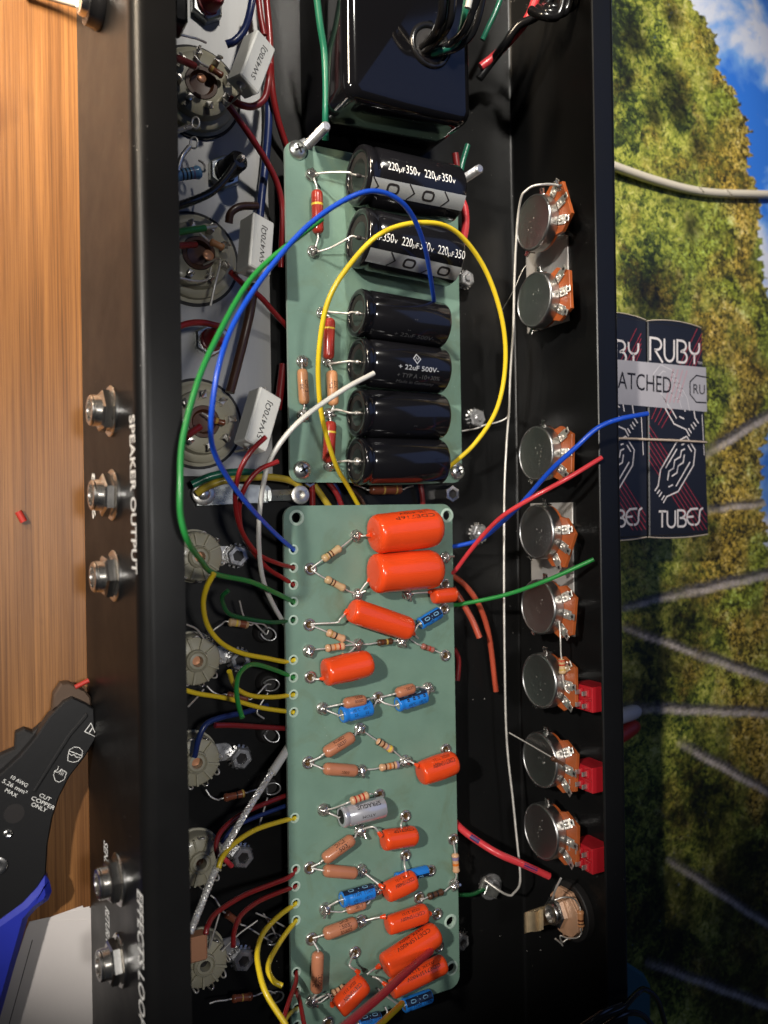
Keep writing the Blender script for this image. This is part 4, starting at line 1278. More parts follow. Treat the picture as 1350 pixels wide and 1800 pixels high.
# ================================================================== TRANSFORMER AND HARDWARE AT THE TOP
def transformer():
    zt, x0, x1, y0 = 45.0, 137.0, 194.5, Z(720, 194, 45).y
    y1 = y0 + 85
    t = thing('potted_transformer', ((x0 + x1) / 2, (y0 + y1) / 2, 0), 'glossy black box-shaped transformer with wires leaving a round hole', 'transformer')
    r = 5.0
    L = []
    for i in range(0, 7):
        a = math.radians(90 * i / 6)
        ins, z = r * (1 - math.cos(a)), zt - r + r * math.sin(a)
        L.append([V((p[0], p[1], z)) for p in rrect(x0 + ins, y0 + ins, x1 - ins, y1 - ins, max(0.6, 6.5 - ins), 6)])
    L = [[V((p.x, p.y, 0.1)) for p in L[0]]] + L
    m_ = MB()
    m_.loops(L)
    part('casing', m_, 'trafo_black', t, 50)
    c = Z(756, 80, zt)
    m_ = MB()
    m_.rev(c, EZ, [(0.02, 9.2), (0.7, 9.0), (1.1, 8.2), (0.9, 7.2), (0.05, 6.6)], 36, cap=False)
    g = part('grommet', m_, 'w_black', t, 60)
    m_ = MB()
    m_.rev(c, EZ, [(0.03, 6.9), (0.06, 6.9)], 30)
    part('grommet_hole', m_, 'ink', g, 0)
    return t, c, zt
tr, hc, ztr = transformer()

def wire(pts, r, mat, label, base=0.0, n=10, k=8, name='wire', group='loose hookup wires', cat='wire', tip=None, stripe=None):
    P = [Z(p[0], p[1], base + p[2]) for p in pts]
    if name == 'hookup_wire':
        r = r * 0.93
    if r > 0.8 and len(P) > 4:
        P = [P[0]] + [p + V((random.uniform(-.3, .3), random.uniform(-.3, .3), random.uniform(-.5, .5))) for p in P[1:-1]] + [P[-1]]
    if tip or stripe:
        t = thing(name, P[0], label, cat, group)
        part('insulation', MB().tube(P, r, n, k), mat, t, 60)
        if tip:
            d = (P[-1] - P[-2]).normalized() if tip > 0 else (P[0] - P[1]).normalized()
            e = P[-1] if tip > 0 else P[0]
            part('bare_end', MB().tube([e - d * 0.5, e + d * abs(tip)], r * 0.55, 7), 'tin_wire', t, 60)
        if stripe:
            Q = smooth_path(P, k)
            for (a, b_) in stripe[1]:
                i0, i1 = int(a * (len(Q) - 1)), int(b_ * (len(Q) - 1))
                seg = Q[i0:i1 + 1]
                n_ = MB()
                off = (TOCAM(seg[0]) * 0.25)
                n_.tube([q + off for q in seg], r * 0.88, 10, 1)
                part('tracer_stripe', n_, stripe[0], t, 60)
        return t
    return single(name, MB().tube(P, r, n, k), mat, label, cat, group, 60)
BW = 'black transformer leads'
h_ = ztr
wire([(738, 86, h_ - 1), (748, 77, h_ + 2), (764, 56, h_ + 9), (776, 24, h_ + 15), (780, -30, h_ + 20)], 1.5, 'w_black', 'glossy black lead leaving the transformer hole, leftmost of the bundle', group=BW)
wire([(742, 92, h_ - 1), (756, 82, h_ + 3), (778, 62, h_ + 9), (792, 30, h_ + 15), (797, -30, h_ + 20)], 1.6, 'w_black', 'glossy black lead leaving the transformer hole, second of the bundle', group=BW)
wire([(746, 80, h_ - 1), (760, 68, h_ + 5), (776, 44, h_ + 10), (785, -30, h_ + 18)], 1.4, 'w_black', 'thin black lead between the two glossy ones at the transformer hole', group=BW)
wire([(744, 98, h_ - 1), (768, 88, h_ + 2), (795, 74, h_ + 6), (818, 50, h_ + 12), (845, -20, h_ + 20)], 1.5, 'w_black', 'black lead running right from the transformer hole to the top edge', group=BW)
wire([(752, 100, h_ - 1), (770, 94, h_ + 1.5), (800, 84, h_ + 4), (828, 62, h_ + 8), (842, 30, h_ + 12), (852, -20, h_ + 16)], 1.4, 'w_black', 'lowest black lead twisted round the teal one on the transformer', group=BW)
wire([(752, 97, h_ - 1), (770, 91, h_ + 2.6), (792, 83, h_ + 3.5), (806, 68, h_ + 7), (816, 40, h_ + 10), (824, -20, h_ + 14)], 1.5, 'w_teal', 'teal lead coming out of the transformer hole among black ones', group=BW)
wire([(822, 14, h_ + 18), (830, -20, h_ + 20)], 1.3, 'w_white', 'short pale lead end at the top edge above the transformer')
wire([(572, 246, 20), (573, 200, 25), (574, 150, 27), (571, 90, 28), (562, 40, 30), (554, -30, 32)], 1.4, 'w_teal', 'dark green wire running up along the left side of the transformer')
wire([(845, 118, 14), (872, 95, 18), (905, 60, 26), (930, 25, 32), (950, -30, 36)], 2.0, 'w_pinkred', 'thick red wire leaning out of the top right behind the transformer')
wire([(842, 138, 12), (866, 108, 16), (888, 78, 24), (912, 45, 30), (948, 26, 36), (985, -30, 42)], 1.9, 'w_black', 'black wire twisted round the thick red one at the top right')
wire([(848, 70, 16), (858, 48, 18), (872, 18, 20), (890, -30, 22)], 1.2, 'w_teal', 'thin teal wire right of the transformer at the top edge')
for i, (a, b_) in enumerate((((985, 40), (968, 30)), ((992, 34), (978, 34)), ((998, 26), (988, 40)))):
    wire([(a[0] - 52 + i * 6, 18 - i * 3, 40), (a[0] - 30, a[1] - 12, 46), (a[0] - 4 + i * 5, a[1] - 14, 48), (a[0] + 8 + i * 3, -20, 50)], 2.0, 'w_black', ['black cable, left strand of the loom at the top right', 'black cable, middle strand of the loom at the top right', 'black cable, right strand of the loom at the top right'][i], group='black cable loom')
wire([(822, 255, 12), (812, 290, 12), (808, 320, 12)], 1.3, 'w_teal', 'dark green wire dropping between transformer and striped capacitor')
wire([(800, 270, 11), (804, 300, 11), (806, 325, 10)], 1.6, 'w_darkred', 'dark red wire end between transformer and striped capacitor')
wire([(808, 345, 8), (817, 368, 9), (818, 400, 9), (812, 430, 8)], 1.8, 'w_pinkred', 'red wire bulging out past the right edge of the upper board')

# threaded bolts
def bolt(u, v, z1, z0, label, r=2.0):
    p = Z(u, v, z1)
    t = thing('threaded_bolt', (p.x, p.y, z0), label, 'bolt', 'threaded bolts beside the transformer')
    m_ = MB()
    prof, z = [(0, r)], 0.0
    while z < z1 - z0 - 1.6:
        prof += [(z + 0.45, r), (z + 0.75, r * 0.78), (z + 0.9, r * 0.78)]
        z += 1.15
    prof += [(z1 - z0 - 0.4, r * 0.95), (z1 - z0, r * 0.72)]
    m_.rev((p.x, p.y, z0), EZ, prof, 18)
    part('shank', m_, 'steel', t, 20)
    m_ = MB()
    m_.rev((p.x, p.y, z0), EZ, [(0, 4.0), (0.3, 4.3), (2.6, 4.3), (3.0, 3.7), (3.0, r)], 6)
    part('hex_nut', m_, 'steel', t, 25)
bolt(574, 221, 33, 8, 'threaded bolt standing beside the upper left corner of the board')
bolt(844, 296, 31, 9, 'threaded bolt right of the striped capacitor')

# ================================================================== SOCKET SIDE (left)
# ---- large ceramic sockets
def big_socket(u, v, R, label, rot=0.0):
    c = Z(u, v, 9.0)
    b0 = V((c.x, c.y, 1.6))
    t = thing('octal_socket', b0, label, 'tube socket', 'large ceramic tube sockets on the metal plate')
    m_ = MB()
    m_.rev(b0, EZ, [(0, R * 1.06), (1.2, R * 1.06), (1.4, R * 0.98), (4.2, R * 0.98), (5.0, R * 0.93), (5.2, R * 0.80), (8.6, R * 0.76), (9.2, R * 0.70), (9.2, R * 0.40), (5.0, R * 0.36)], 48)
    base = part('ceramic_base', m_, 'ceramic', t, 40)
    m_ = MB()
    m_.rev(b0, EZ, [(5.5, R * 0.40), (9.5, R * 0.385), (9.5, R * 0.30), (7.5, R * 0.24), (7.3, R * 0.10)], 30)
    part('centre_well', m_, 'socket_core', t, 40)
    for i in range(8):
        a = rot + 2 * math.pi * i / 8
        d = V((math.cos(a), math.sin(a), 0))
        s_ = d.cross(EZ)
        m_ = MB()
        q = b0 + d * R * 0.56
        m_.box(q + EZ * 11.0, d * 0.7, s_ * 2.6, EZ * 5.0, 0.15)
        m_.box(q + EZ * 13.6 + d * 1.2, d * 2.6, s_ * 2.0, EZ * 0.6 - d * 0.2, 0.1)
        m_.tube([q + EZ * 13.7 + d * 0.4 - s_ * 0.9, q + EZ * 14.5 + d * 1.6, q + EZ * 13.5 + d * 2.5 + s_ * 0.8], 0.55, 6)
        part('solder_lug', m_, 'tin_lug', t, 40)
        m_ = MB()
        e = b0 + d * R * 0.66
        m_.box(e + EZ * 9.25, d * R * 0.16, s_ * 1.6, EZ * 0.3)
        part('slot', m_, 'ceramic_dark', base, 0)
    m_ = MB()
    m_.rev(b0, EZ, [(-0.03, R * 1.13), (0.9, R * 1.13), (0.9, R * 1.04)], 48)
    part('gasket', m_, 'rubber', t, 40)
    return b0
OS = [big_socket(352, 149, 16.4, 'ceramic tube socket nearest the top edge of the picture', 0.2),
      big_socket(347, 447, 16.6, 'middle one of the three large ceramic tube sockets', 0.35),
      big_socket(356, 742, 16.0, 'large ceramic tube socket nearest the speaker jacks, crossed by green and blue wires', 0.1)]
# ---- white block resistors
def block_resistor(P0, Lp, Wp, Dp, zp, label, ld):
    import numpy as np
    pc = Z(*P0, zp)
    D0 = (pc - CAMP).dot(FWD)
    def edges(x):
        out = []
        for e_, dl in zip((Lp, Wp, Dp), x):
            out.append(CAMP + ray(P0[0] + e_[0], P0[1] + e_[1]) * (D0 + dl) - pc)
        return out
    def res(x):
        a_, b_, c_ = edges(x)
        return np.array([a_.dot(b_), a_.dot(c_), b_.dot(c_)])
    x = np.array([10.0, 4.0, 5.0])
    for _ in range(60):
        r0 = res(x)
        J = np.zeros((3, 3))
        for j in range(3):
            x2 = x.copy()
            x2[j] += 0.01
            J[:, j] = (res(x2) - r0) / 0.01
        x = x - 0.5 * np.linalg.lstsq(J, r0, rcond=None)[0]
        x = np.clip(x, -25, 25)
    Lv, Wv, Dv = edges(x)
    eL = Lv.normalized()
    eW = (Wv - eL * Wv.dot(eL)).normalized()
    eD = eL.cross(eW)
    if eD.dot(Dv) < 0:
        eD = -eD
    lL, lW, lD = Lv.length, max(9.0, Wv.length), max(8.0, Dv.length)
    c = pc + eL * lL / 2 + eW * lW / 2 + eD * lD / 2
    t = thing('cement_resistor', c, label, 'resistor', 'white block resistors over the large sockets')
    m_ = MB()
    m_.box(c, eL * lL, eW * lW, eD * lD, 0.55)
    body = part('ceramic_block', m_, 'cement', t, 25)
    m_ = MB()
    o = pc - eD * 0.08
    flat_text(m_, '5W470ΩJ', o + eL * lL * 0.13 + eW * lW * 0.62, eL, -eW, lL * 0.70, lW * 0.22, 0.0)
    part('lettering', m_, 'ink', body, 0)
    m_ = MB()
    e = pc + eW * lW * 0.38 + eD * lD * 0.45
    m_.rev(e + eL * 0.2, -eL, [(0, 1.9), (0.5, 1.7), (0.9, 0.9)], 14)
    part('end_seal', m_, 'cement', t, 60)
    P = [e, e - eL * 1.6] + [Z(*q) for q in ld]
    lead(t, P, 0.5)
    e2 = pc + eL * lL + eW * lW * 0.38 + eD * lD * 0.45
    lead(t, [e2, e2 + eL * 2.0, e2 + eL * 2.6 - EZ * 5], 0.5)
    return c
block_resistor((423, 130), (31, -80), (33, 35), (-26, 12), 36, 'white block resistor printed 5W470, topmost of three', [(424, 163, 26), (412, 175, 22), (402, 184, 18)])
block_resistor((439, 465), (7, -94), (38, 19), (-25, 14), 36, 'white block resistor printed 5W470, the middle one beside the green and blue wires', [(424, 480, 24), (408, 478, 18)])
block_resistor((431, 772), (28, -94), (39, 22), (-22, 7), 36, 'white block resistor printed 5W470, lowest of three, by the red wire ends', [(424, 792, 24), (414, 794, 18)])

# ---- nine-pin sockets
def small_socket(u, v, R, label, rot, core):
    c = Z(u, v, 11.0)
    b0 = V((c.x, c.y, 0.1))
    t = thing('noval_socket', b0, label, 'tube socket', 'small ceramic nine-pin sockets')
    m_ = MB()
    m_.rev(b0, EZ, [(0, R), (1.0, R), (1.2, R * 0.93), (7.0, R * 0.93), (8.0, R * 0.90), (8.6, R * 0.84), (9.0, R * 0.42), (10.6, R * 0.40), (10.9, R * 0.36), (10.2, R * 0.33), (10.8, R * 0.29), (10.9, R * 0.20), (7.0, R * 0.17)], 40)
    part('ceramic_body', m_, 'ceramic', t, 40)
    m_ = MB()
    m_.rev(b0, EZ, [(7.05, R * 0.18), (7.6, R * 0.165)], 20)
    part('centre_hole', m_, core, t, 0)
    for i in range(9):
        a = rot + 2 * math.pi * (i + 0.5) / 9.6
        d = V((math.cos(a), math.sin(a), 0))
        s_ = d.cross(EZ)
        m_ = MB()
        m_.box(b0 + d * R * 0.65 + EZ * 9.1, d * R * 0.46, s_ * 0.85, EZ * 1.7, 0.15)
        part('radial_rib', m_, 'ceramic', t, 30)
        a2 = rot + 2 * math.pi * (i + 1.0) / 9.6
        d2 = V((math.cos(a2), math.sin(a2), 0))
        s2 = d2.cross(EZ)
        m_ = MB()
        q = b0 + d2 * R * 0.88 + EZ * 8.4
        m_.tube([q - s2 * 0.9 - EZ * 1.5, q - s2 * 1.0 + EZ * 1.6, q + EZ * 2.7 + d2 * 0.5, q + s2 * 1.0 + EZ * 1.6, q + s2 * 0.9 - EZ * 1.5], 0.34, 6, 4)
        part('pin_lug', m_, 'tin_wire' if i % 3 else 'solder', t, 60)
    e = b0 + V((1, 0.05, 0)).normalized() * (R + 3.6)
    m_ = MB()
    m_.prism(rrect(-R - 6.5, -3.6, R + 6.5, 3.6, 3.4, 5), b0 + EZ * 0.05, EX, EY, EZ, 0.8, 0.15)
    part('mounting_flange', m_, 'steel', t, 30)
    return b0
SK = []
for (u, v, rot, core, lb) in ((352, 979, 0.1, 'copper_glow', 'small ceramic socket nearest the zinc strap, by the green wire'),
                              (348, 1163, 0.3, 'copper_glow', 'small ceramic socket above the level yellow wire, with a bright copper core'),
                              (347, 1342, 0.5, 'copper_glow', 'small ceramic socket under the dark blue wire'),
                              (354, 1519, 0.2, 'socket_core', 'small ceramic socket partly behind the braided cable'),
                              (361, 1699, 0.4, 'ink', 'lowest small ceramic socket, below the copper-coloured block')):
    SK.append(small_socket(u, v, 10.6, lb, rot, core))
def sock_nut(u, v, label):
    p = Z(u, v, 3.5)
    base = V((p.x, p.y, 0.9))
    t = thing('lock_nut', base, label, 'nut', 'hex nuts beside the small sockets')
    place('toothed_washer', WASH, t, base, 0.3, 1.12)
    place('hex_nut', NUTS, t, base + EZ * 0.6, 0.25, 1.5)
    place('bore', STUDIN, t, base + EZ * 0.8, 0, 1.2)
sock_nut(417, 977, 'hex nut right of the socket nearest the zinc strap')
sock_nut(421, 1160, 'hex nut under the curving yellow wire')
sock_nut(423, 1332, 'hex nut left of the braided cable')
sock_nut(426, 1506, 'hex nut just right of the yellow wire end')
sock_nut(427, 1687, 'lowest hex nut, beside the big yellow loops')
# solder lugs sticking up from black mounts right of the sockets
def ring_lug(u, v, label, rot):
    p = Z(u, v, 7)
    t = thing('ring_terminal', (p.x, p.y, 0), label, 'terminal', 'ring terminals beside the long board')
    m_ = MB()
    m_.rev((p.x, p.y, 0.02), EZ, [(0, 4.5), (3.0, 4.3), (4.2, 3.2), (4.2, 1.0)], 20)
    part('mount', m_, 'rubber', t, 40)
    d = V((math.cos(rot), math.sin(rot), 0))
    s_ = d.cross(EZ)
    m_ = MB()
    q = V((p.x, p.y, 7.4))
    m_.tube([q + d * 3.0 * math.cos(a) + s_ * 2.4 * math.sin(a) + EZ * (math.cos(a) * 1.4) for a in [i * math.pi / 8 for i in range(-6, 7)]], 0.36, 7, 3)
    m_.tube([q - d * 2.2 - s_ * 1.6 - EZ * 1.2, q - d * 1.0 - EZ * 3.6], 0.5, 6)
    m_.tube([q - d * 2.2 + s_ * 1.6 - EZ * 1.2, q - d * 1.0 - EZ * 3.6], 0.5, 6)
    part('ring', m_, 'steel', t, 60)
ring_lug(471, 1114, 'ring terminal under the upper resistor leads beside the board', -0.6)
ring_lug(476, 1204, 'ring terminal behind the pair of yellow wires', 0.2)
ring_lug(477, 1292, 'ring terminal below the dark red wire', -0.7)
ring_lug(478, 1386, 'ring terminal behind the braided cable', 0.2)
ring_lug(479, 1650, 'ring terminal among thin leads under the yellow loops', 0.3)
ring_lug(484, 1752, 'lowest ring terminal beside the big yellow loop', 0.5)
# resistors bridging the sockets
GS = 'resistors beside the small sockets'
axial((401, 1093), (437, 1098), 8, 'beige_epoxy', [[(390, 1097, 14), (375, 1108, 14), (363, 1122, 12)], [(448, 1096, 10), (460, 1108, 9), (468, 1115, 8), (472, 1108, 8)]], 'beige and brown resistor lying level beside the curved yellow wire', [(0.40, YL, 0.09), (0.72, 'brown_epoxy', 0.34)], base=0, h=11, group=GS)
axial((399, 1221), (436, 1228), 7, 'brown_epoxy', [[(388, 1222, 12), (374, 1216, 12), (364, 1206, 11)], [(455, 1218, 10), (468, 1204, 9), (476, 1203, 8)]], 'brown resistor behind the two level yellow wires', [(0.3, GD, 0.1)], base=0, h=9, group=GS)
axial((393, 1403), (431, 1394), 7.5, 'brown_epoxy', [[(383, 1406, 12), (370, 1400, 12), (362, 1388, 11)], [(440, 1391, 9), (465, 1384, 8)]], 'brown resistor left of the braided cable', [(0.60, K, 0.06), (0.88, GD, 0.08)], base=0, h=10, group=GS)
axial((396, 1605), (421, 1623), 7.5, 'brown_epoxy', [[(388, 1596, 12), (378, 1580, 12), (370, 1574, 11)], [(432, 1628, 10), (455, 1642, 9), (478, 1656, 8)]], 'brown resistor between two curving dark red wires', [(0.8, K, 0.06)], base=0, h=10, group=GS)
axial((407, 1756), (444, 1751), 7.5, 'brown_epoxy', [[(398, 1758, 11), (380, 1760, 11), (368, 1764, 11)], [(452, 1749, 9), (470, 1742, 8), (484, 1746, 8)]], 'lowest brown resistor left of the big yellow loop', [(0.5, GD, 0.06), (0.8, BR, 0.08)], base=0, h=10, group=GS)
# thin bare leads left loose
GL = 'thin bare leads'
def bare(pts, label, r=0.36, base=0.0, name='bare_lead'):
    return wire(pts, r, 'tin_wire', label, base, 7, 6, name, GL, 'lead')
bare([(421, 1056, 16), (428, 1082, 14), (440, 1094, 13), (462, 1097, 12), (470, 1104, 10)], 'thin bent bare lead above the beige and brown resistor')
bare([(329, 1098, 22), (346, 1106, 17), (358, 1122, 13)], 'thin bare lead arching from the rim to the copper-cored socket')
bare([(331, 1242, 20), (350, 1222, 14), (358, 1212, 12)], 'thin bare lead below the copper-cored socket')
bare([(471, 1218, 12), (454, 1245, 12), (453, 1255, 12), (464, 1263, 11)], 'thin bare lead crossing under the level yellow wire by the board')
bare([(450, 1605, 14), (480, 1618, 12), (502, 1630, 10)], 'thin bare lead slanting down to the board edge by the yellow loops')
bare([(453, 1618, 14), (420, 1642, 13), (390, 1672, 12)], 'thin bare lead slanting left from the brown resistor')
bare([(387, 1602, 14), (378, 1632, 14), (367, 1668, 13)], 'thin steep bare lead above the lowest socket')
bare([(470, 1402, 12), (462, 1430, 11), (453, 1458, 10)], 'thin bare lead below the braided cable')
bare([(463, 1606, 12), (478, 1630, 11), (486, 1648, 9)], 'thin bent bare lead at the ring terminal')
bare([(358, 465, 14), (382, 455, 20), (387, 462, 22), (378, 500, 22), (370, 537, 20)], 'long straight bare lead hanging over the middle large socket', 0.45)
bare([(313, 488, 22), (345, 494, 20), (366, 490, 18), (371, 470, 17)], 'bare lead curving along the middle large socket', 0.45)
bare([(312, 60, 26), (345, 68, 24), (362, 75, 20)], 'bare lead reaching from the rim to the topmost socket', 0.45)
bare([(342, 98, 22), (352, 110, 22), (366, 118, 20)], 'short bare lead over the topmost large socket', 0.5)
bare([(351, 410, 22), (360, 418, 22), (367, 424, 20)], 'short bare lead on the middle large socket', 0.5)
# small film resistors sitting in the large sockets
GO = 'resistors in the large sockets'
axial((369, 424), (394, 436), 7, 'tan_light', [[], []], 'small amber resistor lying across the middle large socket', base=0, h=16, group=GO)
axial((367, 118), (392, 134), 6.5, 'brown_epoxy', [[], []], 'small brown resistor lying across the topmost large socket', [(0.2, GD, 0.2)], base=0, h=14, group=GO)
axial((374, 738), (396, 744), 6, 'brown_epoxy', [[(366, 732, 16), (355, 726, 15)], []], 'small brown resistor on the socket nearest the speaker jacks', [(0.3, GD, 0.2)], base=0, h=15, group=GO)
m_ = MB()
c = Z(365, 450, 17)
m_.rev(c, V((0.1, 0.2, 1)), [(0, 1.6), (0.3, 2.1), (1.0, 2.1), (1.4, 1.5)], 16)
single('disc_capacitor', m_, 'copper_glow', 'tiny peach-coloured disc on the middle large socket', 'capacitor', sharp=50)
m_ = MB()
c = Z(353, 139, 17)
m_.rev(c, V((0.1, 0.2, 1)), [(0, 1.4), (0.3, 1.8), (1.0, 1.8), (1.4, 1.3)], 16)
single('disc_capacitor', m_, 'copper_glow', 'tiny peach-coloured disc on the topmost large socket', 'capacitor', sharp=50)

# hex posts on the metal plate
def hex_post(u, v, postmat, label, ph=9.0, tilt=(0.25, 0.12, 1.0)):
    p = Z(u, v, 3.0)
    b0 = V((p.x, p.y, 1.7))
    t = thing('binding_post', b0, label, 'post', 'insulated posts on the metal plate')
    m_ = MB()
    m_.rev(b0, EZ, [(0, 6.2), (0.3, 6.8), (3.2, 6.8), (3.8, 6.0), (3.8, 4.4)], 6)
    part('hex_nut', m_, 'zinc', t, 25)
    ax = V(tilt).normalized()
    m_ = MB()
    m_.rev(b0 + EZ * 3.0, ax, [(0, 4.6), (1.2, 4.7), (1.5, 4.2), (ph - 1.5, 4.0), (ph - 0.4, 3.2), (ph, 1.6)], 20)
    part('insulator', m_, postmat, t, 40)
    m_ = MB()
    e = b0 + EZ * 3.0 + ax * ph
    m_.rev(e - ax * 0.5, ax, [(0, 1.5), (1.8, 1.4), (2.5, 0.8)], 14)
    part('terminal_tip', m_, 'tin_lug', t, 40)
    return e
hex_post(368, 600, 'w_darkred', 'dark red insulated post on hex nut between the two lower large sockets')
hp = hex_post(393, 305, 'w_black', 'black insulated post on hex nut with a black wire attached', 12)
hex_post(362, 12, 'w_darkred', 'dark red post on hex nut cut by the top edge', 8)
# blue banded resistor and lug at the rim
axial((300, 310), (354, 302), 12, 'blue_film', [[], [(360, 298, 20), (358, 288, 16), (350, 282, 12)]], 'light blue resistor with dark rings poking out from under the rim', [(0.35, K, 0.05), (0.48, K, 0.05), (0.60, K, 0.05), (0.72, 'band_violet', 0.05)], base=0, h=17, group='resistors by the rim')
def tag_lug(pts, ring, label):
    t = thing('solder_tag', Z(*pts[0]), label, 'terminal', 'solder tags by the rim')
    m_ = MB()
    m_.tube([Z(*p) for p in pts], 1.0, 7, 5)
    part('tail', m_, 'tin_lug', t, 60)
    m_ = MB()
    c_ = Z(*ring)
    m_.tube([c_ + RGT * 1.4 * math.cos(a) + UPV * 2.1 * math.sin(a) for a in [i * math.pi / 6 for i in range(13)]], 0.4, 7, 3)
    part('eye', m_, 'tin_wire', t, 60)
tag_lug([(312, 300, 20), (320, 275, 20), (333, 258, 19)], (341, 251, 18), 'pale bent solder tag with a ring end under the topmost socket')
tag_lug([(308, 232, 22), (322, 226, 20), (335, 222, 18)], (344, 216, 17), 'small dark solder tag tucked beneath the topmost socket rim')

# zinc strap, standoffs
def strap():
    p = [Z(u, v, 2.0) for u, v in ((340, 850), (372, 848), (470, 853), (476, 860), (470, 884), (400, 887), (345, 890))]
    c = sum(p, V((0, 0, 0))) / len(p)
    t = thing('zinc_strap', (c.x, c.y, 0.2), 'bright zinc strap across the floor between the metal plate and the small sockets', 'bracket')
    m_ = MB()
    m_.prism([(q.x, q.y) for q in p], (0, 0, 1.7), EX, EY, EZ, 1.2, 0.2)
    part('strap_plate', m_, 'zinc', t, 25)
    q = Z(357, 868, 3.0)
    m_ = MB()
    m_.rev((q.x, q.y, 2.9), EZ, [(0, 4.6), (1.0, 4.6), (1.3, 4.2), (1.3, 2.5), (0.4, 2.3)], 24)
    w_ = part('washer', m_, 'tin_lug', t, 40)
    m_ = MB()
    m_.rev((q.x, q.y, 3.0), EZ, [(0, 2.4), (1.8, 2.2), (2.4, 1.2)], 18)
    part('rivet', m_, 'steel', t, 40)
    q = Z(528, 870, 10.0)
    m_ = MB()
    m_.rev((q.x, q.y, 0.1), EZ, [(0, 3.0), (9.4, 3.0), (9.5, 3.9), (10.2, 3.9), (10.4, 3.4), (10.4, 1.9), (8.0, 1.8)], 24)
    s_ = part('standoff', m_, 'tin_lug', t, 40)
    a, b_ = Z(474, 871, 6.0), Z(514, 870, 6.0)
    m_ = MB()
    m_.rev(a, b_ - a, [(0, 2.6), ((b_ - a).length, 2.6)], 6, ref=EZ)
    part('hex_spacer', m_, 'steel', t, 20)
strap()
def standoff(u, v, label, r=3.4, z=10):
    q = Z(u, v, z)
    m_ = MB()
    m_.rev((q.x, q.y, 0.1), EZ, [(0, r), (z - 0.6, r), (z - 0.1, r * 0.9), (z - 0.1, r * 0.55), (z - 2, r * 0.5)], 6)
    t = thing('standoff', (q.x, q.y, 0.1), label, 'standoff', 'hexagonal standoffs')
    part('hex_body', m_, 'nickel', t, 25)
    m_ = MB()
    m_.rev((q.x, q.y, 0.1), EZ, [(z - 2.2, r * 0.52), (z - 1.6, r * 0.5)], 14)
    part('threaded_bore', m_, 'ink', t, 0)
standoff(796, 868, 'hexagonal standoff in the gap at the right between the boards', 4.0)
standoff(545, 846, 'standoff just under the lower left corner of the upper board', 2.6, 8)

# ================================================================== HOOKUP WIRES
wire([(764, 536, 20), (761, 515, 32), (746, 430, 55), (716, 366, 66), (672, 339, 70), (620, 346, 70), (545, 395, 66), (470, 475, 64), (415, 560, 68), (386, 640, 72), (371, 730, 70), (376, 790, 62), (401, 840, 50), (440, 890, 38), (480, 934, 24), (516, 966, 12)], 1.0, 'w_blue', 'long bright blue wire arching over the striped capacitors and the white blocks', name='hookup_wire')
wire([(632, 892, 6), (612, 858, 12), (590, 818, 22), (568, 745, 34), (559, 680, 40), (561, 610, 46), (576, 530, 52), (612, 468, 56), (668, 413, 58), (735, 390, 58), (798, 405, 54), (850, 468, 48), (881, 556, 44), (889, 636, 40), (872, 718, 34), (836, 780, 26), (786, 824, 16)], 1.05, 'w_yellow', 'yellow wire making a wide loop over the dark capacitors', name='hookup_wire')
wire([(566, 385, 62), (520, 420, 62), (470, 462, 60), (432, 502, 62), (396, 568, 68), (352, 660, 74), (323, 770, 77), (315, 850, 79), (319, 905, 79), (331, 950, 75), (350, 982, 60), (378, 1008, 42), (440, 1022, 30), (480, 1040, 22), (516, 1058, 12)], 1.05, 'w_green', 'long green wire bowing over the rim down to the long board', name='hookup_wire')
wire([(657, 656, 45), (605, 683, 46), (530, 738, 44), (480, 797, 40), (462, 850, 36), (454, 930, 30), (460, 1010, 22), (480, 1062, 15), (510, 1112, 8)], 1.05, 'w_white', 'white wire with its free end over the lettered dark capacitor', name='hookup_wire', tip=None)
wire([(467, 768, 46), (438, 795, 46), (418, 835, 44), (414, 880, 40), (424, 930, 34), (452, 970, 26), (485, 988, 19), (516, 998, 12)], 1.0, 'w_red', 'dark red wire with its end over the lowest white block, upper of the pair', name='hookup_wire')
wire([(489, 811, 40), (455, 828, 40), (430, 858, 38), (420, 900, 34), (430, 945, 28), (465, 995, 20), (495, 1015, 16), (516, 1028, 12)], 1.0, 'w_red', 'dark red wire with a free end at the zinc strap, lower of the pair', name='hookup_wire')
wire([(401, 1038, 30), (392, 1046, 28), (392, 1062, 25), (405, 1078, 22), (440, 1088, 18), (480, 1094, 15), (516, 1090, 12)], 0.95, 'w_darkgreen', 'short green wire with hooked end above the beige and brown resistor', name='hookup_wire')
wire([(376, 1008, 48), (362, 1034, 44), (356, 1062, 38), (364, 1100, 30), (388, 1130, 24), (425, 1148, 19), (470, 1158, 15), (500, 1162, 13.5), (517, 1160, 12)], 1.05, 'w_yellow', 'yellow wire curving from the upper small socket to the board', name='hookup_wire')
wire([(426, 1262, 42), (417, 1235, 38), (416, 1205, 34), (424, 1180, 30), (445, 1169, 24), (480, 1176, 17), (516, 1191, 12)], 1.0, 'w_green', 'green wire bent over like a hook beside the copper-cored socket', name='hookup_wire')
wire([(403, 1180, 34), (409, 1200, 28), (422, 1215, 24), (445, 1224, 20), (480, 1226, 16), (516, 1221, 12)], 1.0, 'w_yellow', 'short yellow wire with its free end pointing up beside the green hook', name='hookup_wire')
wire([(322, 1212, 24), (350, 1218, 22), (400, 1229, 19), (460, 1243, 15), (516, 1252, 12)], 1.0, 'w_yellow', 'straight yellow wire running level from the rim to the board', name='hookup_wire')
wire([(378, 1275, 22), (410, 1275, 20), (460, 1278, 14), (510, 1281, 9)], 1.15, 'w_darkred', 'straight dark red wire disappearing under the long board', name='hookup_wire')
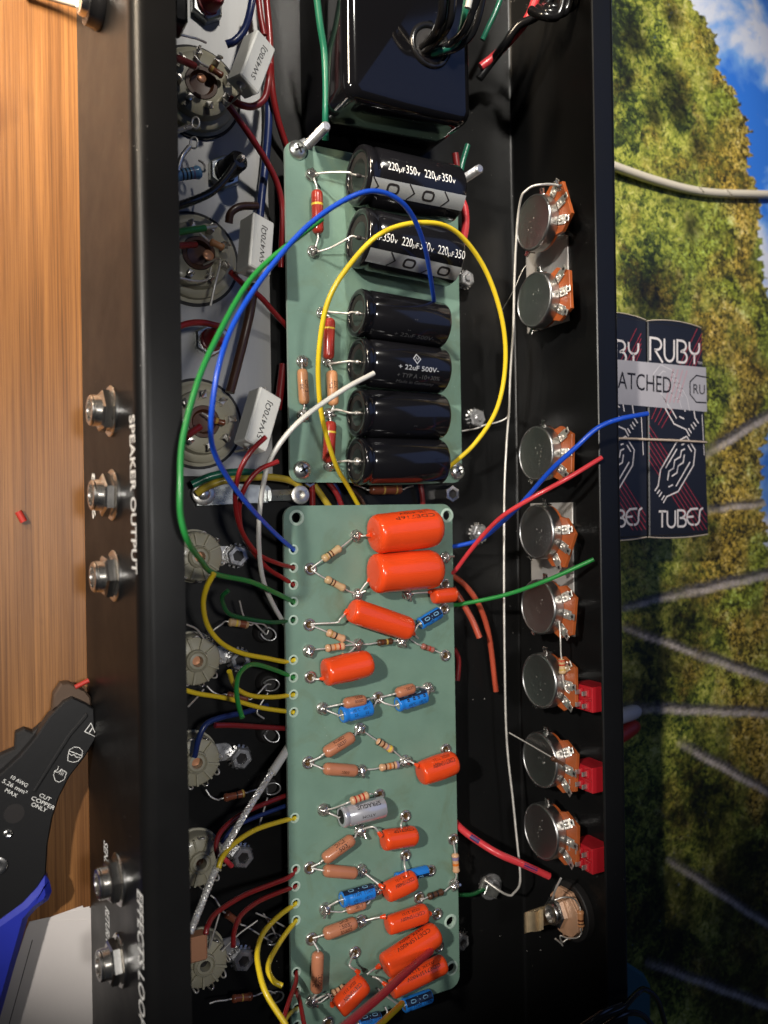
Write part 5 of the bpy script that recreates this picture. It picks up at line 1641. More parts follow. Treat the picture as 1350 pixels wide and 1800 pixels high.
wire([(342, 1330, 16), (350, 1298, 18), (362, 1272, 18), (390, 1260, 16), (430, 1252, 12), (470, 1240, 8)], 1.2, 'w_navy', 'dark blue wire curling over the third small socket', name='hookup_wire')
wire([(384, 1510, 28), (381, 1485, 26), (392, 1458, 23), (425, 1432, 18), (470, 1412, 12), (508, 1396, 9)], 1.05, 'w_darkred', 'dark red wire arching behind the braided cable', name='hookup_wire')
wire([(388, 1482, 18), (410, 1456, 16), (440, 1440, 13), (508, 1414, 8)], 0.95, 'w_navy', 'thin blue wire behind the braided cable', name='hookup_wire')
wire([(384, 1526, 40), (392, 1506, 38), (412, 1483, 32), (450, 1459, 24), (490, 1445, 17), (518, 1438, 12)], 1.05, 'w_yellow', 'yellow wire touching the braided cable and running up to the board', name='hookup_wire')
wire([(407, 1522, 12), (399, 1514, 14), (393, 1508, 14)], 1.1, 'w_pinkred', 'short bright red wire stub beside the braided cable', name='hookup_wire')
wire([(361, 1643, 44), (364, 1625, 42), (382, 1603, 36), (430, 1574, 26), (480, 1552, 18), (508, 1540, 14.5), (520, 1528, 12)], 1.05, 'w_red', 'dark red wire from the board to the copper-coloured block', name='hookup_wire')
wire([(410, 1664, 42), (411, 1640, 38), (424, 1611, 31), (455, 1585, 23), (495, 1567, 16), (520, 1558, 12)], 1.0, 'w_red', 'dark red wire ending above the lowest hex nut', name='hookup_wire')
wire([(520, 1588, 12), (490, 1610, 18), (463, 1640, 28), (453, 1672, 38), (456, 1710, 46), (470, 1748, 52), (503, 1802, 58)], 1.1, 'w_yellow', 'big yellow wire loop sweeping to the bottom edge', name='hookup_wire')
wire([(520, 1618, 12), (497, 1648, 20), (475, 1683, 30), (471, 1706, 36), (480, 1724, 40), (496, 1733, 42)], 1.1, 'w_yellow', 'smaller yellow wire loop inside the big one', name='hookup_wire')
wire([(521, 1709, 12), (520, 1728, 18), (508, 1760, 28), (494, 1805, 38)], 0.95, 'w_red', 'red wire forking left from the board at the bottom edge', name='hookup_wire')
wire([(521, 1742, 12), (527, 1760, 22), (535, 1802, 34)], 0.95, 'w_red', 'red wire forking right from the board at the bottom edge', name='hookup_wire')
wire([(522, 1772, 12), (508, 1784, 18), (494, 1806, 22)], 0.85, 'w_olive', 'short dull yellow wire at the lower left corner of the board', name='hookup_wire')
wire([(757, 1672, 26), (715, 1708, 46), (672, 1748, 66), (596, 1812, 92)], 1.6, 'w_pinkred', 'thick red wire slanting across the lowest orange capacitors', name='hookup_wire')
wire([(707, 1764, 40), (688, 1782, 56), (655, 1812, 74)], 1.25, 'w_yellow', 'thick yellow wire end at the bottom beside the overhanging blue capacitor', name='hookup_wire')
# right of the boards
wire([(788, 961, 12), (806, 960, 15), (846, 948, 24), (880, 920, 36), (918, 884, 50), (968, 828, 66), (1010, 786, 76), (1050, 753, 82), (1090, 735, 86), (1139, 727, 90)], 1.05, 'w_blue', 'bright blue wire reaching over the right wall to the boxes', name='hookup_wire')
wire([(790, 1009, 12), (800, 1003, 15), (822, 976, 22), (850, 938, 32), (885, 905, 44), (930, 876, 54), (965, 860, 60), (1000, 838, 66), (1058, 804, 72)], 1.05, 'w_pinkred', 'red wire crossing under the blue one toward the right wall', name='hookup_wire')
wire([(790, 1064, 11), (812, 1061, 15), (890, 1045, 30), (965, 1019, 46), (1044, 983, 60)], 1.0, 'w_green', 'straight green wire pointing at the fifth round control', name='hookup_wire')
wire([(793, 1010, 10), (820, 1032, 9), (844, 1066, 8), (860, 1120, 7), (872, 1215, 6)], 1.4, 'w_orange', 'long rust red wire hanging over the black floor', name='hookup_wire')
wire([(796, 1034, 10), (812, 1058, 12), (830, 1090, 14), (843, 1121, 16)], 1.5, 'w_orange', 'short rust red wire end above the long rust red one', name='hookup_wire')
wire([(798, 1140, 8), (806, 1160, 8), (804, 1196, 8)], 1.3, 'w_darkred', 'dark red wire showing just past the right edge of the long board', name='hookup_wire')
wire([(800, 1445, 9), (812, 1458, 14), (835, 1476, 20), (875, 1499, 28), (920, 1520, 32), (965, 1540, 34)], 1.7, 'w_pinkred', 'thick red wire with blue tracer stripes near the bus wire bend', name='hookup_wire', stripe=('w_navy', ((0.36, 0.46), (0.80, 0.90))))
wire([(806, 1573, 9), (830, 1572, 7), (850, 1563, 5)], 1.0, 'w_darkgreen', 'short green wire running to the grounding lug', name='hookup_wire')
wire([(812, 758, 2), (840, 752, 2), (870, 744, 3), (896, 733, 5)], 0.9, 'w_black', 'black twisted wire end on the floor below the upper nut', name='hookup_wire')
bare([(812, 758, 2.6), (838, 753, 2.8), (852, 747, 3.4), (872, 743, 3.8), (890, 735, 5.2), (896, 724, 8)], 'silvery strand twisted round the black wire end', 0.4)
# long ground bus
bus = [(981, 326, 56), (968, 324, 56), (948, 325, 56), (935, 328, 54), (925, 335, 52), (917, 345, 50), (911, 375, 46), (907, 430, 42), (904, 500, 38), (902, 580, 34), (897, 660, 29), (895, 720, 26), (891, 770, 23), (887, 850, 21), (886, 950, 20), (886, 1050, 20), (887, 1150, 20), (889, 1260, 20), (893, 1330, 20), (901, 1400, 21), (908, 1470, 23), (914, 1530, 25), (913, 1556, 25), (903, 1570, 22), (896, 1574, 20), (880, 1567, 14), (852, 1547, 7)]
wire(bus, 0.52, 'tin_wire', 'long bare tinned bus wire running down beside the round controls', name='bus_wire', group='bus wires')
bare([(883, 545, 10), (903, 510, 30), (917, 478, 34), (925, 466, 34)], 'hair-thin bare strand behind the second round control', 0.16)
bare([(895, 1288, 20), (925, 1305, 30), (968, 1330, 48)], 'thin bare lead from the bus wire to the second lowest round control', 0.3)
# grounding lug on the floor
def ground_lug():
    p = Z(868, 1562, 3)
    t = thing('grounding_lug', (p.x, p.y, 0), 'round silver grounding lug where the bus wire ends', 'terminal')
    m_ = MB()
    m_.rev((p.x, p.y, 0.1), EZ, [(0, 6.0), (0.9, 6.0), (1.1, 5.4), (1.1, 2.0)], 26)
    part('washer', m_, 'steel', t, 40)
    place('hex_nut', NUT, t, (p.x, p.y, 1.2), 0.3, 1.0)
    q = Z(862, 1562, 5)
    m_ = MB()
    m_.box(Z(864, 1568, 5), V((1, -0.5, 0.2)) * 6, V((0.5, 1, 0)) * 4, V((0, 0, 1)) * 0.7, 0.2)
    part('lug_tab', m_, 'zinc', t, 25)
    m_ = MB()
    m_.tube([Z(846, 1562, 4), Z(851, 1548, 6), Z(856, 1544, 7)], 1.3, 8)
    part('crimp', m_, 'tin_lug', t, 60)
ground_lug()

# teal and yellow wires over the strap
wire([(338, 852, 10), (370, 838, 12), (410, 829, 13), (450, 831, 12), (470, 838, 8)], 1.7, 'w_teal', 'thick teal wire lying over the top of the zinc strap', name='hookup_wire')
wire([(346, 868, 8), (362, 855, 10), (395, 844, 12), (440, 839, 13), (480, 840, 12), (515, 848, 9), (536, 866, 5)], 1.6, 'w_olive', 'thick dull yellow wire bowing over the zinc strap', name='hookup_wire')
wire([(548, 838, 6), (549, 866, 5), (549, 898, 4)], 1.4, 'w_red', 'red wire bridging the gap between the two boards at the left', name='hookup_wire')
wire([(552, 852, 5), (566, 872, 5), (584, 898, 4)], 1.5, 'w_olive', 'dull yellow wire in the gap between the boards', name='hookup_wire')
wire([(575, 846, 4), (592, 868, 4), (604, 898, 3)], 1.3, 'w_darkred', 'dark red wire deep in the gap between the boards', name='hookup_wire')
wire([(582, 844, 3), (594, 866, 3), (600, 898, 2.5)], 1.3, 'w_navy', 'blue wire deep in the gap between the boards', name='hookup_wire')
wire([(612, 855, 4), (630, 872, 4), (646, 900, 3)], 1.2, 'w_brown', 'brown wire in the gap beside the brown red resistor', name='hookup_wire')
wire([(738, 848, 4), (742, 870, 4), (744, 898, 3)], 1.3, 'w_darkred', 'dark red wire at the right of the gap between the boards', name='hookup_wire')
# heavy wires along the metal plate
wire([(446, -20, 16), (440, 20, 16), (430, 52, 17), (412, 72, 17), (398, 78, 16)], 1.6, 'w_darkblue', 'dark blue wire bending in to the topmost socket', name='hookup_wire')
wire([(470, 150, 6), (471, 210, 6), (466, 290, 6), (460, 340, 8), (456, 385, 10)], 1.8, 'w_navy', 'thick blue wire running down the edge of the metal plate', name='hookup_wire')
wire([(452, -20, 12), (458, 30, 12), (464, 62, 12)], 1.4, 'w_red', 'red wire from the top edge to the topmost white block', name='hookup_wire')
wire([(466, -20, 10), (472, 60, 10), (478, 150, 10), (488, 210, 8), (505, 262, 4)], 1.5, 'w_red', 'long red wire passing right of the topmost white block to the board corner', name='hookup_wire')
wire([(403, 172, 20), (422, 184, 20), (446, 187, 20), (464, 172, 20), (472, 140, 20), (474, 115, 18)], 1.5, 'w_red', 'red wire looping under the topmost white block', name='hookup_wire')
wire([(402, 186, 22), (422, 214, 20), (448, 252, 17), (470, 286, 15), (486, 322, 13), (496, 370, 11), (496, 430, 10), (494, 470, 8)], 1.4, 'w_red', 'red wire slanting down past the thick blue one', name='hookup_wire')
wire([(405, 478, 20), (428, 498, 18), (456, 522, 15), (484, 549, 12), (510, 580, 8)], 1.2, 'w_red', 'thin red wire from the middle socket to the board edge', name='hookup_wire')
wire([(498, 640, 6), (492, 690, 6), (488, 720, 6)], 1.8, 'w_darkred', 'dark red wire down in the slot beside the lowest white block', name='hookup_wire')
wire([(446, 500, 14), (440, 545, 14), (428, 600, 13), (412, 660, 13), (404, 690, 13)], 2.0, 'w_brown', 'thick brown wire entering the lowest large socket', name='hookup_wire')
wire([(402, 392, 12), (406, 374, 13), (424, 363, 13), (452, 362, 11)], 1.7, 'w_brown', 'brown wire arching over the middle large socket', name='hookup_wire')
wire([(300, 366, 26), (340, 352, 22), (372, 336, 19), (398, 312, 18), (412, 290, 17)], 1.7, 'w_black', 'glossy black wire running from the rim to the black post', name='hookup_wire')
wire([(300, 411, 28), (330, 405, 24), (360, 401, 21)], 1.4, 'w_green', 'green wire stub reaching the middle large socket', name='hookup_wire', tip=6)
wire([(300, 432, 26), (325, 431, 23), (344, 430, 20)], 1.3, 'w_red', 'red wire stub reaching the middle large socket', name='hookup_wire')
wire([(300, 98, 28), (322, 107, 24), (342, 116, 21)], 1.5, 'w_red', 'red wire stub reaching the topmost large socket', name='hookup_wire')
wire([(300, 582, 26), (326, 570, 24), (355, 567, 20), (388, 574, 17)], 1.3, 'w_red', 'dark red wire bowing from the rim to the dark red post', name='hookup_wire')
wire([(326, 768, 20), (340, 758, 18), (352, 750, 17)], 1.5, 'w_darkred', 'dark red wire stub on the lowest large socket', name='hookup_wire')
# copper-coloured block and dark parts by the rim
m_ = MB()
c = Z(345, 1663, 18)
m_.box(c, EX * 7.0, EY * 9.5, EZ * 6, 0.6)
single('coupling_block', m_, 'copper_glow', 'copper-coloured block under the tip of the braided cable', 'component', sharp=25)
m_ = MB()
m_.box(Z(311, 14, 34), EX * 5, EY * 16, EZ * 12, 1.0)
single('rocker_switch_body', m_, 'w_black', 'black plastic block half hidden behind the rim at the top', 'switch', sharp=25)
# braided screened cable
def braided():
    P = [Z(*p) for p in ((334, 1640, 46), (350, 1600, 44), (372, 1545, 40), (398, 1488, 35), (430, 1432, 29), (462, 1382, 22), (490, 1338, 15), (512, 1306, 9))]
    t = thing('screened_cable', P[0], 'silvery braided screened cable slanting under the long board', 'cable')
    Q = smooth_path(P, 24)
    part('core', MB().tube(P, 0.85, 10, 8), 'w_white', t, 60)
    m_ = MB()
    for sgn in (1, -1):
        for k in range(5):
            pts = []
            for i, q in enumerate(Q):
                d = (Q[min(i + 1, len(Q) - 1)] - Q[max(i - 1, 0)]).normalized()
                _, e1, e2 = frame(d)
                a = sgn * i * 0.42 + 2 * math.pi * k / 5
                pts.append(q + (e1 * math.cos(a) + e2 * math.sin(a)) * (0.95 + 0.08 * math.sin(i * 2.1 + k * 2 * sgn)))
            m_.tube(pts, 0.30, 5, 1, smooth=False)
    part('braid', m_, 'braid', t, 60)
    a, b_ = Z(478, 1358, 18), Z(516, 1300, 8.5)
    part('jacket', MB().tube([a, (a + b_) / 2 , b_], 1.75, 12), 'w_white', t, 60)
braided()

# ================================================================== ROUND CONTROLS ON THE FRONT WALL
def pot(u, v, lug_rot, label, switch=False, tabrot=0.5, lugs=3):
    xb = 228.5
    c = X(u, v, xb)
    t = thing('potentiometer', (247, c.y, c.z), label, 'potentiometer', 'round controls along the front wall')
    R = 12.0
    base = V((xb, c.y, c.z))
    m_ = MB()
    m_.rev(base, EX, [(0.45, R * 0.05), (0.45, R * 0.88), (0.3, R * 0.915), (0.0, R * 0.93), (0.08, R * 0.965), (0.5, R * 0.995), (1.0, R), (5.0, R), (5.1, R * 0.98)], 56)
    can = part('can', m_, 'can_metal', t, 35)
    m_ = MB()
    rr = random.Random(int(abs(v) * 7))
    cy_, cz_ = rr.uniform(-3, 3), rr.uniform(-2, 3)
    for _ in range(rr.randint(6, 11)):
        q = base + EX * 0.44 + EY * (cy_ + rr.gauss(0, 2.6)) + EZ * (cz_ + rr.gauss(0, 1.6))
        a = rr.uniform(0, 3.1)
        dd = V((0, math.cos(a), math.sin(a)))
        m_.box(q, EX * 0.06, dd * rr.uniform(0.25, 1.2), EX.cross(dd) * rr.uniform(0.12, 0.3))
    part('scuff_marks', m_, 'tin_lug', can, 0)
    # phenolic wafer with a lug tongue
    up = V((0, math.sin(lug_rot), math.cos(lug_rot)))
    sd = EX.cross(up)
    poly = [(R * 0.97 * math.cos(a), R * 0.97 * math.sin(a)) for a in [math.radians(x) for x in range(150, 391, 12)]]
    poly += [(11.6, 10.5), (8.0, 18.2), (-8.0, 18.2), (-11.6, 10.5)]
    m_ = MB()
    m_.prism(poly, base + EX * 5.2, sd, up, EX, 1.7, 0.15)
    part('wafer', m_, 'wafer', t, 25)
    for k in (-1, 0, 1)[:lugs]:
        a = math.radians(k * 30)
        d = up * math.cos(a) + sd * math.sin(a)
        s_ = EX.cross(d)
        q = base + EX * 5.0
        m_ = MB()
        m_.box(q + d * 14.6 - EX * 0.2, d * 4.8, s_ * 4.0, EX * 0.5, 0.15)
        m_.box(q + d * 18.0 - EX * 0.5, d * 3.4 - EX * 0.6, s_ * 2.6, EX * 0.45, 0.1)
        m_.rev(q + d * 14.0 - EX * 0.4, -EX, [(0, 1.2), (0.45, 1.15), (0.7, 0.7), (0.35, 0.4)], 14)
        lg = part('lug', m_, 'tin_lug', t, 30)
        m_ = MB()
        m_.rev(q + d * 18.3 - EX * 0.85, -EX, [(0, 0.7), (0.06, 0.65)], 12)
        part('lug_hole', m_, 'ink', lg, 0)
    # crimped tab that holds the can
    for a in (tabrot, tabrot + 3.5, tabrot + 4.6):
        d = V((0, math.cos(a), math.sin(a)))
        s_ = EX.cross(d)
        m_ = MB()
        m_.box(base + EX * 4.6 + d * (R + 0.3), EX * 3.0, s_ * 3.4, d * 0.6, 0.12)
        m_.box(base + EX * 3.2 + d * (R + 1.3), EX * 0.8 + d * 0.2, s_ * 2.4, d * 2.8 - EX * 0.6, 0.1)
        part('crimp_tab', m_, 'nickel', t, 30)
    m_ = MB()
    m_.rev(base + EX * 6.8, EX, [(0, 7.0), (1.6, 7.0), (1.7, 5.0), (11.6, 5.0)], 24)
    part('bushing', m_, 'nickel', t, 30)
    return base
pots = [((935, 391), 0.35, 'topmost round metal control, with the bus wire bent around it'), ((937, 527), 0.05, 'second round control from the top, on the same plate as the topmost'),
        ((940, 797), -0.05, 'third round control from the top, without a plate behind it'), ((941, 935), -0.45, 'fourth round control, at the upper end of the lower plate'),
        ((944, 1067), -0.15, 'fifth round control, behind the tip of the straight green wire'), ((946, 1197), 0.0, 'sixth round control, with a resistor lead reaching the upper red switch'),
        ((947, 1336), -0.1, 'seventh round control, beside the middle red switch'), ((949, 1462), -0.05, 'lowest round control, beside the lowest red switch')]
PB = [pot(p[0][0], p[0][1], p[1], p[2], tabrot=(0.25, 0.05, 0.2, 0.2, 0.15, 0.1, 0.1, 0.1)[i]) for i, p in enumerate(pots)]
# red switches
def red_switch(u, v, label):
    x0 = 236.5
    p = X(u, v, x0)
    c = V(((x0 + 246.9) / 2, p.y, p.z))
    t = thing('toggle_switch', (246.9, p.y, p.z), label, 'switch', 'red switches on the front wall')
    m_ = MB()
    m_.box(c, EX * 10.2, EY * 10.6, EZ * 13.5, 0.3)
    b_ = part('red_body', m_, 'switch_red', t, 25)
    for j in (-1, 1):
        for k in (-1, 0, 1):
            q = V((x0, p.y + j * 2.6, p.z + k * 4.1))
            m_ = MB()
            m_.box(q - EX * 1.6, EX * 3.2, EY * 1.9, EZ * 0.6, 0.08)
            part('terminal', m_, 'tin_lug', t, 25)
            m_ = MB()
            m_.box(q - EX * 0.35, EX * 0.9, EY * 3.4, EZ * 2.4, 0.2)
            part('collar', m_, 'switch_red', b_, 25)
    m_ = MB()
    m_.box(V((x0 - 0.3, p.y, p.z)), EX * 0.7, EY * 0.5, EZ * 13.0, 0.1)
    part('ridge', m_, 'switch_red', b_, 25)
red_switch(1022, 1226, 'red switch block beside the sixth round control, uppermost of three')
red_switch(1022, 1366, 'red switch block beside the seventh round control, middle of three')
red_switch(1022, 1506, 'red switch block beside the lowest round control, lowest of three')
axial((987, 1158), (989, 1185), 6.0, 'beige_epoxy', [[(986, 1150, 50), (985, 1120, 50), (983, 1092, 48)], [(990, 1196, 50), (994, 1212, 50), (1003, 1219, 52), (1014, 1216, 54)]], 'small resistor hanging by its lead between the fifth and sixth round controls', [(0.12, RD, 0.14), (0.38, RD, 0.1), (0.7, GD, 0.1)], base=0, h=50, group='resistors at the controls')
axial((970, 1332), (990, 1344), 4.5, 'dark_brown_epoxy', [[], [(996, 1350, 52)]], 'tiny dark resistor across the seventh round control', base=0, h=48, group='resistors at the controls')
# bus wire is soldered to a lug of the topmost control
m_ = MB()
m_.tube([Z(975, 318, 55), Z(979, 326, 55), Z(984, 334, 54)], 0.9, 8)
m_.tube([Z(977, 330, 55), Z(986, 326, 55)], 0.7, 7)
single('solder_lump', m_, 'solder', 'lump of solder where the bus wire meets the topmost control', 'solder', sharp=60)

# ---- input jack
def input_jack():
    x0 = 243.0
    c = X(999, 1602, x0)
    t = thing('input_jack', (247, c.y, c.z), 'tan open-frame input jack with a long brass spring below the controls', 'jack')
    m_ = MB()
    m_.rev(c + EX * 0.2, EX, [(0, 12.4), (0.4, 12.8), (3.6, 12.8)], 40)
    part('fibre_washer', m_, 'rubber', t, 40)
    m_ = MB()
    oct_ = [(10.8 * math.cos(a) * (1.0 if i % 2 else 0.93), 10.8 * math.sin(a) * (1.0 if i % 2 else 0.93)) for i, a in enumerate([2 * math.pi * k / 16 for k in range(16)])]
    m_.prism(oct_, c - EX * 2.2, EY, EZ, EX, 2.2, 0.3)
    part('frame_disc', m_, 'copper_phenolic', t, 25)
    m_ = MB()
    m_.prism(oct_[:9], c - EX * 3.6 + EZ * 0.2, EY, EZ, EX, 1.2, 0.2)
    part('contact_leaf', m_, 'copper_phenolic', t, 25)
    q = c - EX * 3.7 - EZ * 2.0
    m_ = MB()
    m_.rev(q, -EX, [(0, 6.4), (0.3, 6.7), (2.4, 6.7), (2.8, 6.0), (2.8, 4.6)], 6)
    n_ = part('hex_nut', m_, 'nickel', t, 25)
    m_ = MB()
    m_.rev(q - EX * 1.2, -EX, [(0, 5.0), (3.2, 5.0), (3.7, 4.6), (3.7, 3.7), (0.2, 3.5)], 28)
    part('bushing', m_, 'nickel', t, 40)
    m_ = MB()
    m_.rev(q - EX * 1.5, -EX, [(0, 3.45), (0.3, 3.4)], 20)
    part('bushing_hole', m_, 'ink', n_, 0)
    # spring: a strip leaving the disc, bent back on itself
    a = [X(965, 1590, 240), X(950, 1594, 234), X(932, 1600, 226), X(921, 1606, 221)]
    w = V((0, -8.6, 0))
    m_ = MB()
    for P in (a, [X(921, 1606, 221), X(923, 1604, 218.5), X(930, 1602, 219.5), X(938, 1602, 222), X(945, 1601, 225), X(952, 1598, 226)]):
        P = smooth_path(P, 5)
        nv = V((0.6, 0, 0.8)) * 0.7
        L = [[p, p + w, p + w + nv, p + nv] for p in P]
        m_.loops(L)
    part('contact_spring', m_, 'brass', t, 40)
    return c
jc = input_jack()
axial((1020, 1600), (1021, 1630), 6.0, 'tan_light', [[(1018, 1592, 48), (1008, 1580, 50), (992, 1577, 52), (975, 1582, 50)], [(1022, 1640, 47), (1015, 1648, 46), (998, 1649, 45), (985, 1645, 44), (988, 1656, 42), (998, 1650, 43)]], 'small tan resistor soldered across the input jack', [(0.55, BR, 0.1), (0.75, K, 0.06)], base=0, h=48, group='resistors at the controls')
bare([(986, 1544, 60), (977, 1562, 56), (971, 1580, 50)], 'straight bare lead sticking up from the input jack', 0.45)
bare([(976, 1650, 40), (986, 1658, 40), (989, 1662, 40)], 'curled bare lead tip under the input jack', 0.4)

# ================================================================== BACK PANEL JACKS (left outer wall)
def out_jack(u, v, label, rot=0.0):
    nrm = V((-66.0, 0, 5.3)).normalized()
    o0 = V((47.0, 0, -1.5))
    d = ray(u, v)
    c = CAMP + d * ((o0 - CAMP).dot(nrm) / d.dot(nrm))
    t = thing('panel_jack', c, label, 'jack', 'chrome jacks along the back panel')
    m_ = MB()
    m_.rev(c, nrm, [(0.05, 8.6), (0.8, 8.6), (1.1, 8.2), (1.1, 5.5)], 36)
    part('washer', m_, 'nickel', t, 35)
    m_ = MB()
    m_.rev(c + nrm * 1.1, nrm, [(0, 6.5), (0.4, 7.3), (2.6, 7.3), (3.2, 6.4), (3.2, 4.6)], 6, ref=V((0, math.sin(rot), math.cos(rot))))
    part('hex_nut', m_, 'nickel', t, 25)
    m_ = MB()
    prof = [(3.0, 5.2)]
    z = 3.2
    while z < 6.6:
        prof += [(z, 5.2), (z + 0.3, 4.9)]
        z += 0.6
    prof += [(7.0, 5.1), (7.5, 4.7), (7.5, 3.6), (3.0, 3.3)]
    m_.rev(c, nrm, prof, 28)
    b_ = part('bushing', m_, 'nickel', t, 40)
    m_ = MB()
    m_.rev(c, nrm, [(3.2, 3.35), (3.4, 3.3)], 20)
    part('socket_hole', m_, 'ink', b_, 0)
JX = [(197, 723, 'chrome jack at the start of the lettering SPEAKER OUTPUT', 0.1), (200, 870, 'chrome jack at the middle of the lettering SPEAKER OUTPUT', 0.4), (203, 1012, 'chrome jack at the end of the lettering SPEAKER OUTPUT', 0.9),
      (211, 1545, 'chrome jack beside the small lettering SEND', 0.2), (213, 1687, 'lowest chrome jack, beside the lettering EFFECTS LOOP', 0.95)]
for j in JX:
    out_jack(*j)
# fuse holder at the top left
def fuse():
    nrm = V((-66.0, 0, 5.3)).normalized()
    o0 = V((47.0, 0, -1.5))
    d = ray(178, 8)
    c = CAMP + d * ((o0 - CAMP).dot(nrm) / d.dot(nrm))
    t = thing('fuse_holder', c, 'black and chrome fuse holder at the top left of the back panel', 'fuse holder')
    m_ = MB()
    m_.rev(c, nrm, [(0.05, 8.6), (1.6, 8.6), (2.4, 8.0), (5.0, 7.6), (5.0, 5.0)], 30)
    part('black_collar', m_, 'w_black', t, 40)
    m_ = MB()
    m_.rev(c, nrm, [(4.6, 5.4), (6.6, 5.2), (7.2, 4.8), (7.4, 4.0), (6.8, 3.6), (6.8, 1.0)], 30)
    part('chrome_cap', m_, 'nickel', t, 40)
fuse()
m_ = MB()
m_.tube([Z(150, 12, 5), Z(125, 5, 3), Z(92, -4, 1), Z(40, -16, -0.5)], 1.3, 12)
single('white_cable', m_, 'w_white', 'pale cable leaving the top left corner over the wood', 'cable', sharp=60)

# ================================================================== THINGS ON THE DESK, LEFT
def poly_on(pts, z):
    P = [Z(u, v, z) for u, v in pts]
    c = sum(P, V((0, 0, 0))) / len(P)
    return [(p.x, p.y) for p in P], c
def stripper():
    zt = 9.0
    out, c = poly_on([(-60, 1405), (0, 1362), (35, 1330), (62, 1298), (86, 1262), (112, 1234), (128, 1226), (150, 1236), (166, 1246), (168, 1300), (150, 1330), (122, 1366), (104, 1402), (92, 1440), (84, 1486), (81, 1536), (66, 1560), (40, 1588), (0, 1618), (-70, 1660)], zt)
    t = thing('wire_stripper', (c.x, c.y, ZD), 'black wire stripper with blue grip lying beside the chassis', 'wire stripper')
    m_ = MB()
    m_.prism(out, (0, 0, ZD + 4), EX, EY, EZ, zt - ZD - 4, 0.5)
    plate = part('side_plate', m_, 'tool_black', t, 25)
    inn, c2 = poly_on([(58, 1391), (94, 1331), (121, 1289), (152, 1253), (155, 1259), (125, 1294), (99, 1335), (62, 1393)], zt + 0.6)
    m_ = MB()
    m_.prism(inn, (0, 0, zt - 0.2), EX, EY, EZ, 0.9, 0.3)
    part('raised_rib', m_, 'tool_black', plate, 25)
    jaw, _ = poly_on([(92, 1250), (95, 1222), (108, 1202), (122, 1200), (150, 1214), (160, 1226), (162, 1246), (128, 1228), (108, 1240)], 6.0)
    m_ = MB()
    m_.prism(jaw, (0, 0, ZD + 2.5), EX, EY, EZ, 6.0, 0.6)
    part('jaw', m_, 'tool_brown', t, 25)
    lo, _ = poly_on([(-60, 1372), (-5, 1332), (26, 1318), (28, 1290), (44, 1282), (58, 1288), (72, 1276), (90, 1262), (70, 1300), (40, 1335), (0, 1368), (-40, 1400)], 4.0)
    m_ = MB()
    m_.prism(lo, (0, 0, ZD + 1.0), EX, EY, EZ, 5.5, 0.6)
    part('lower_jaw', m_, 'rubber', t, 25)
    for (u, v, r, mt, nm) in ((14, 1466, 1.5, 'nickel', 'rivet'), (-3, 1523, 3.0, 'nickel', 'pivot_screw')):
        q = Z(u, v, zt + 0.4)
        m_ = MB()
        m_.rev((q.x, q.y, zt - 0.2), EZ, [(0, r), (0.7, r), (1.0, r * 0.7), (0.7, r * 0.4)], 20)
        part(nm, m_, mt, t, 40)
    q = Z(25, 1430, zt)
    m_ = MB()
    m_.rev((q.x, q.y, zt - 0.2), EZ, [(0.1, 3.4), (0.26, 3.4)], 24)
    part('bored_hole', m_, 'ink', plate, 0)
    hd, _ = poly_on([(80, 1540), (88, 1552), (92, 1570), (86, 1586), (66, 1600), (50, 1618), (42, 1648), (30, 1690), (16, 1740), (4, 1782), (-10, 1830), (-80, 1860), (-90, 1680), (0, 1616), (40, 1588), (64, 1562)], 10.0)
    m_ = MB()
    m_.prism(hd, (0, 0, ZD + 1.2), EX, EY, EZ, 12.0, 2.2)
    part('blue_grip', m_, 'handle_blue', t, 35)
    # printed words and pictograms
    m_ = MB()
    def words_(s, a, b_, hpx):
        p, q = Z(*a, zt + 0.06), Z(*b_, zt + 0.06)
        ex = (q - p).normalized()
        ey = V((-ex.y, ex.x, 0))
        flat_text(m_, s, p, ex, ey, (q - p).length, hpx * 0.165, 0.0)
    words_('10 AWG', (18, 1368), (46, 1384), 8)
    words_('5.26 mm²', (3, 1375), (45, 1397), 8.5)
    words_('MAX', (8, 1391), (28, 1402), 8)
    words_('CUT', (68, 1400), (87, 1409), 8.5)
    words_('COPPER', (54, 1405), (94, 1424), 8.5)
    words_('ONLY', (54, 1416), (80, 1428), 8.5)
    def line_(pts, w, closed=False):
        P = [Z(u, v, zt + 0.06) for u, v in pts]
        vs, fs = ribbon([(p.x, p.y) for p in P], w * 0.2, closed)
        m_.add([V((p[0], p[1], zt + 0.06)) for p in vs], fs)
    line_([(149, 1286), (160, 1271), (170, 1296)], 1.3, True)
    line_([(157, 1288), (162, 1280)], 1.5)
    line_([(120, 1326), (122, 1318), (130, 1313), (139, 1314), (145, 1320), (144, 1330), (137, 1338), (128, 1340), (119, 1337)], 0.9, True)
    line_([(122, 1320), (143, 1328)], 1.2)
    line_([(121, 1324), (126, 1328), (130, 1326), (134, 1331), (141, 1331)], 1.0)
    line_([(94, 1362), (97, 1356), (102, 1358), (108, 1352), (117, 1358), (113, 1370), (104, 1375), (97, 1372)], 0.9, True)
    for k in range(3):
        line_([(108 + k * 2.6, 1353 + k * 1.4), (104 + k * 2.6, 1361 + k * 1.4)], 0.7)
    line_([(103, 1347), (101, 1353), (96, 1355), (95, 1361)], 0.9)
    part('white_printing', m_, 'white_print', plate, 0)
stripper()
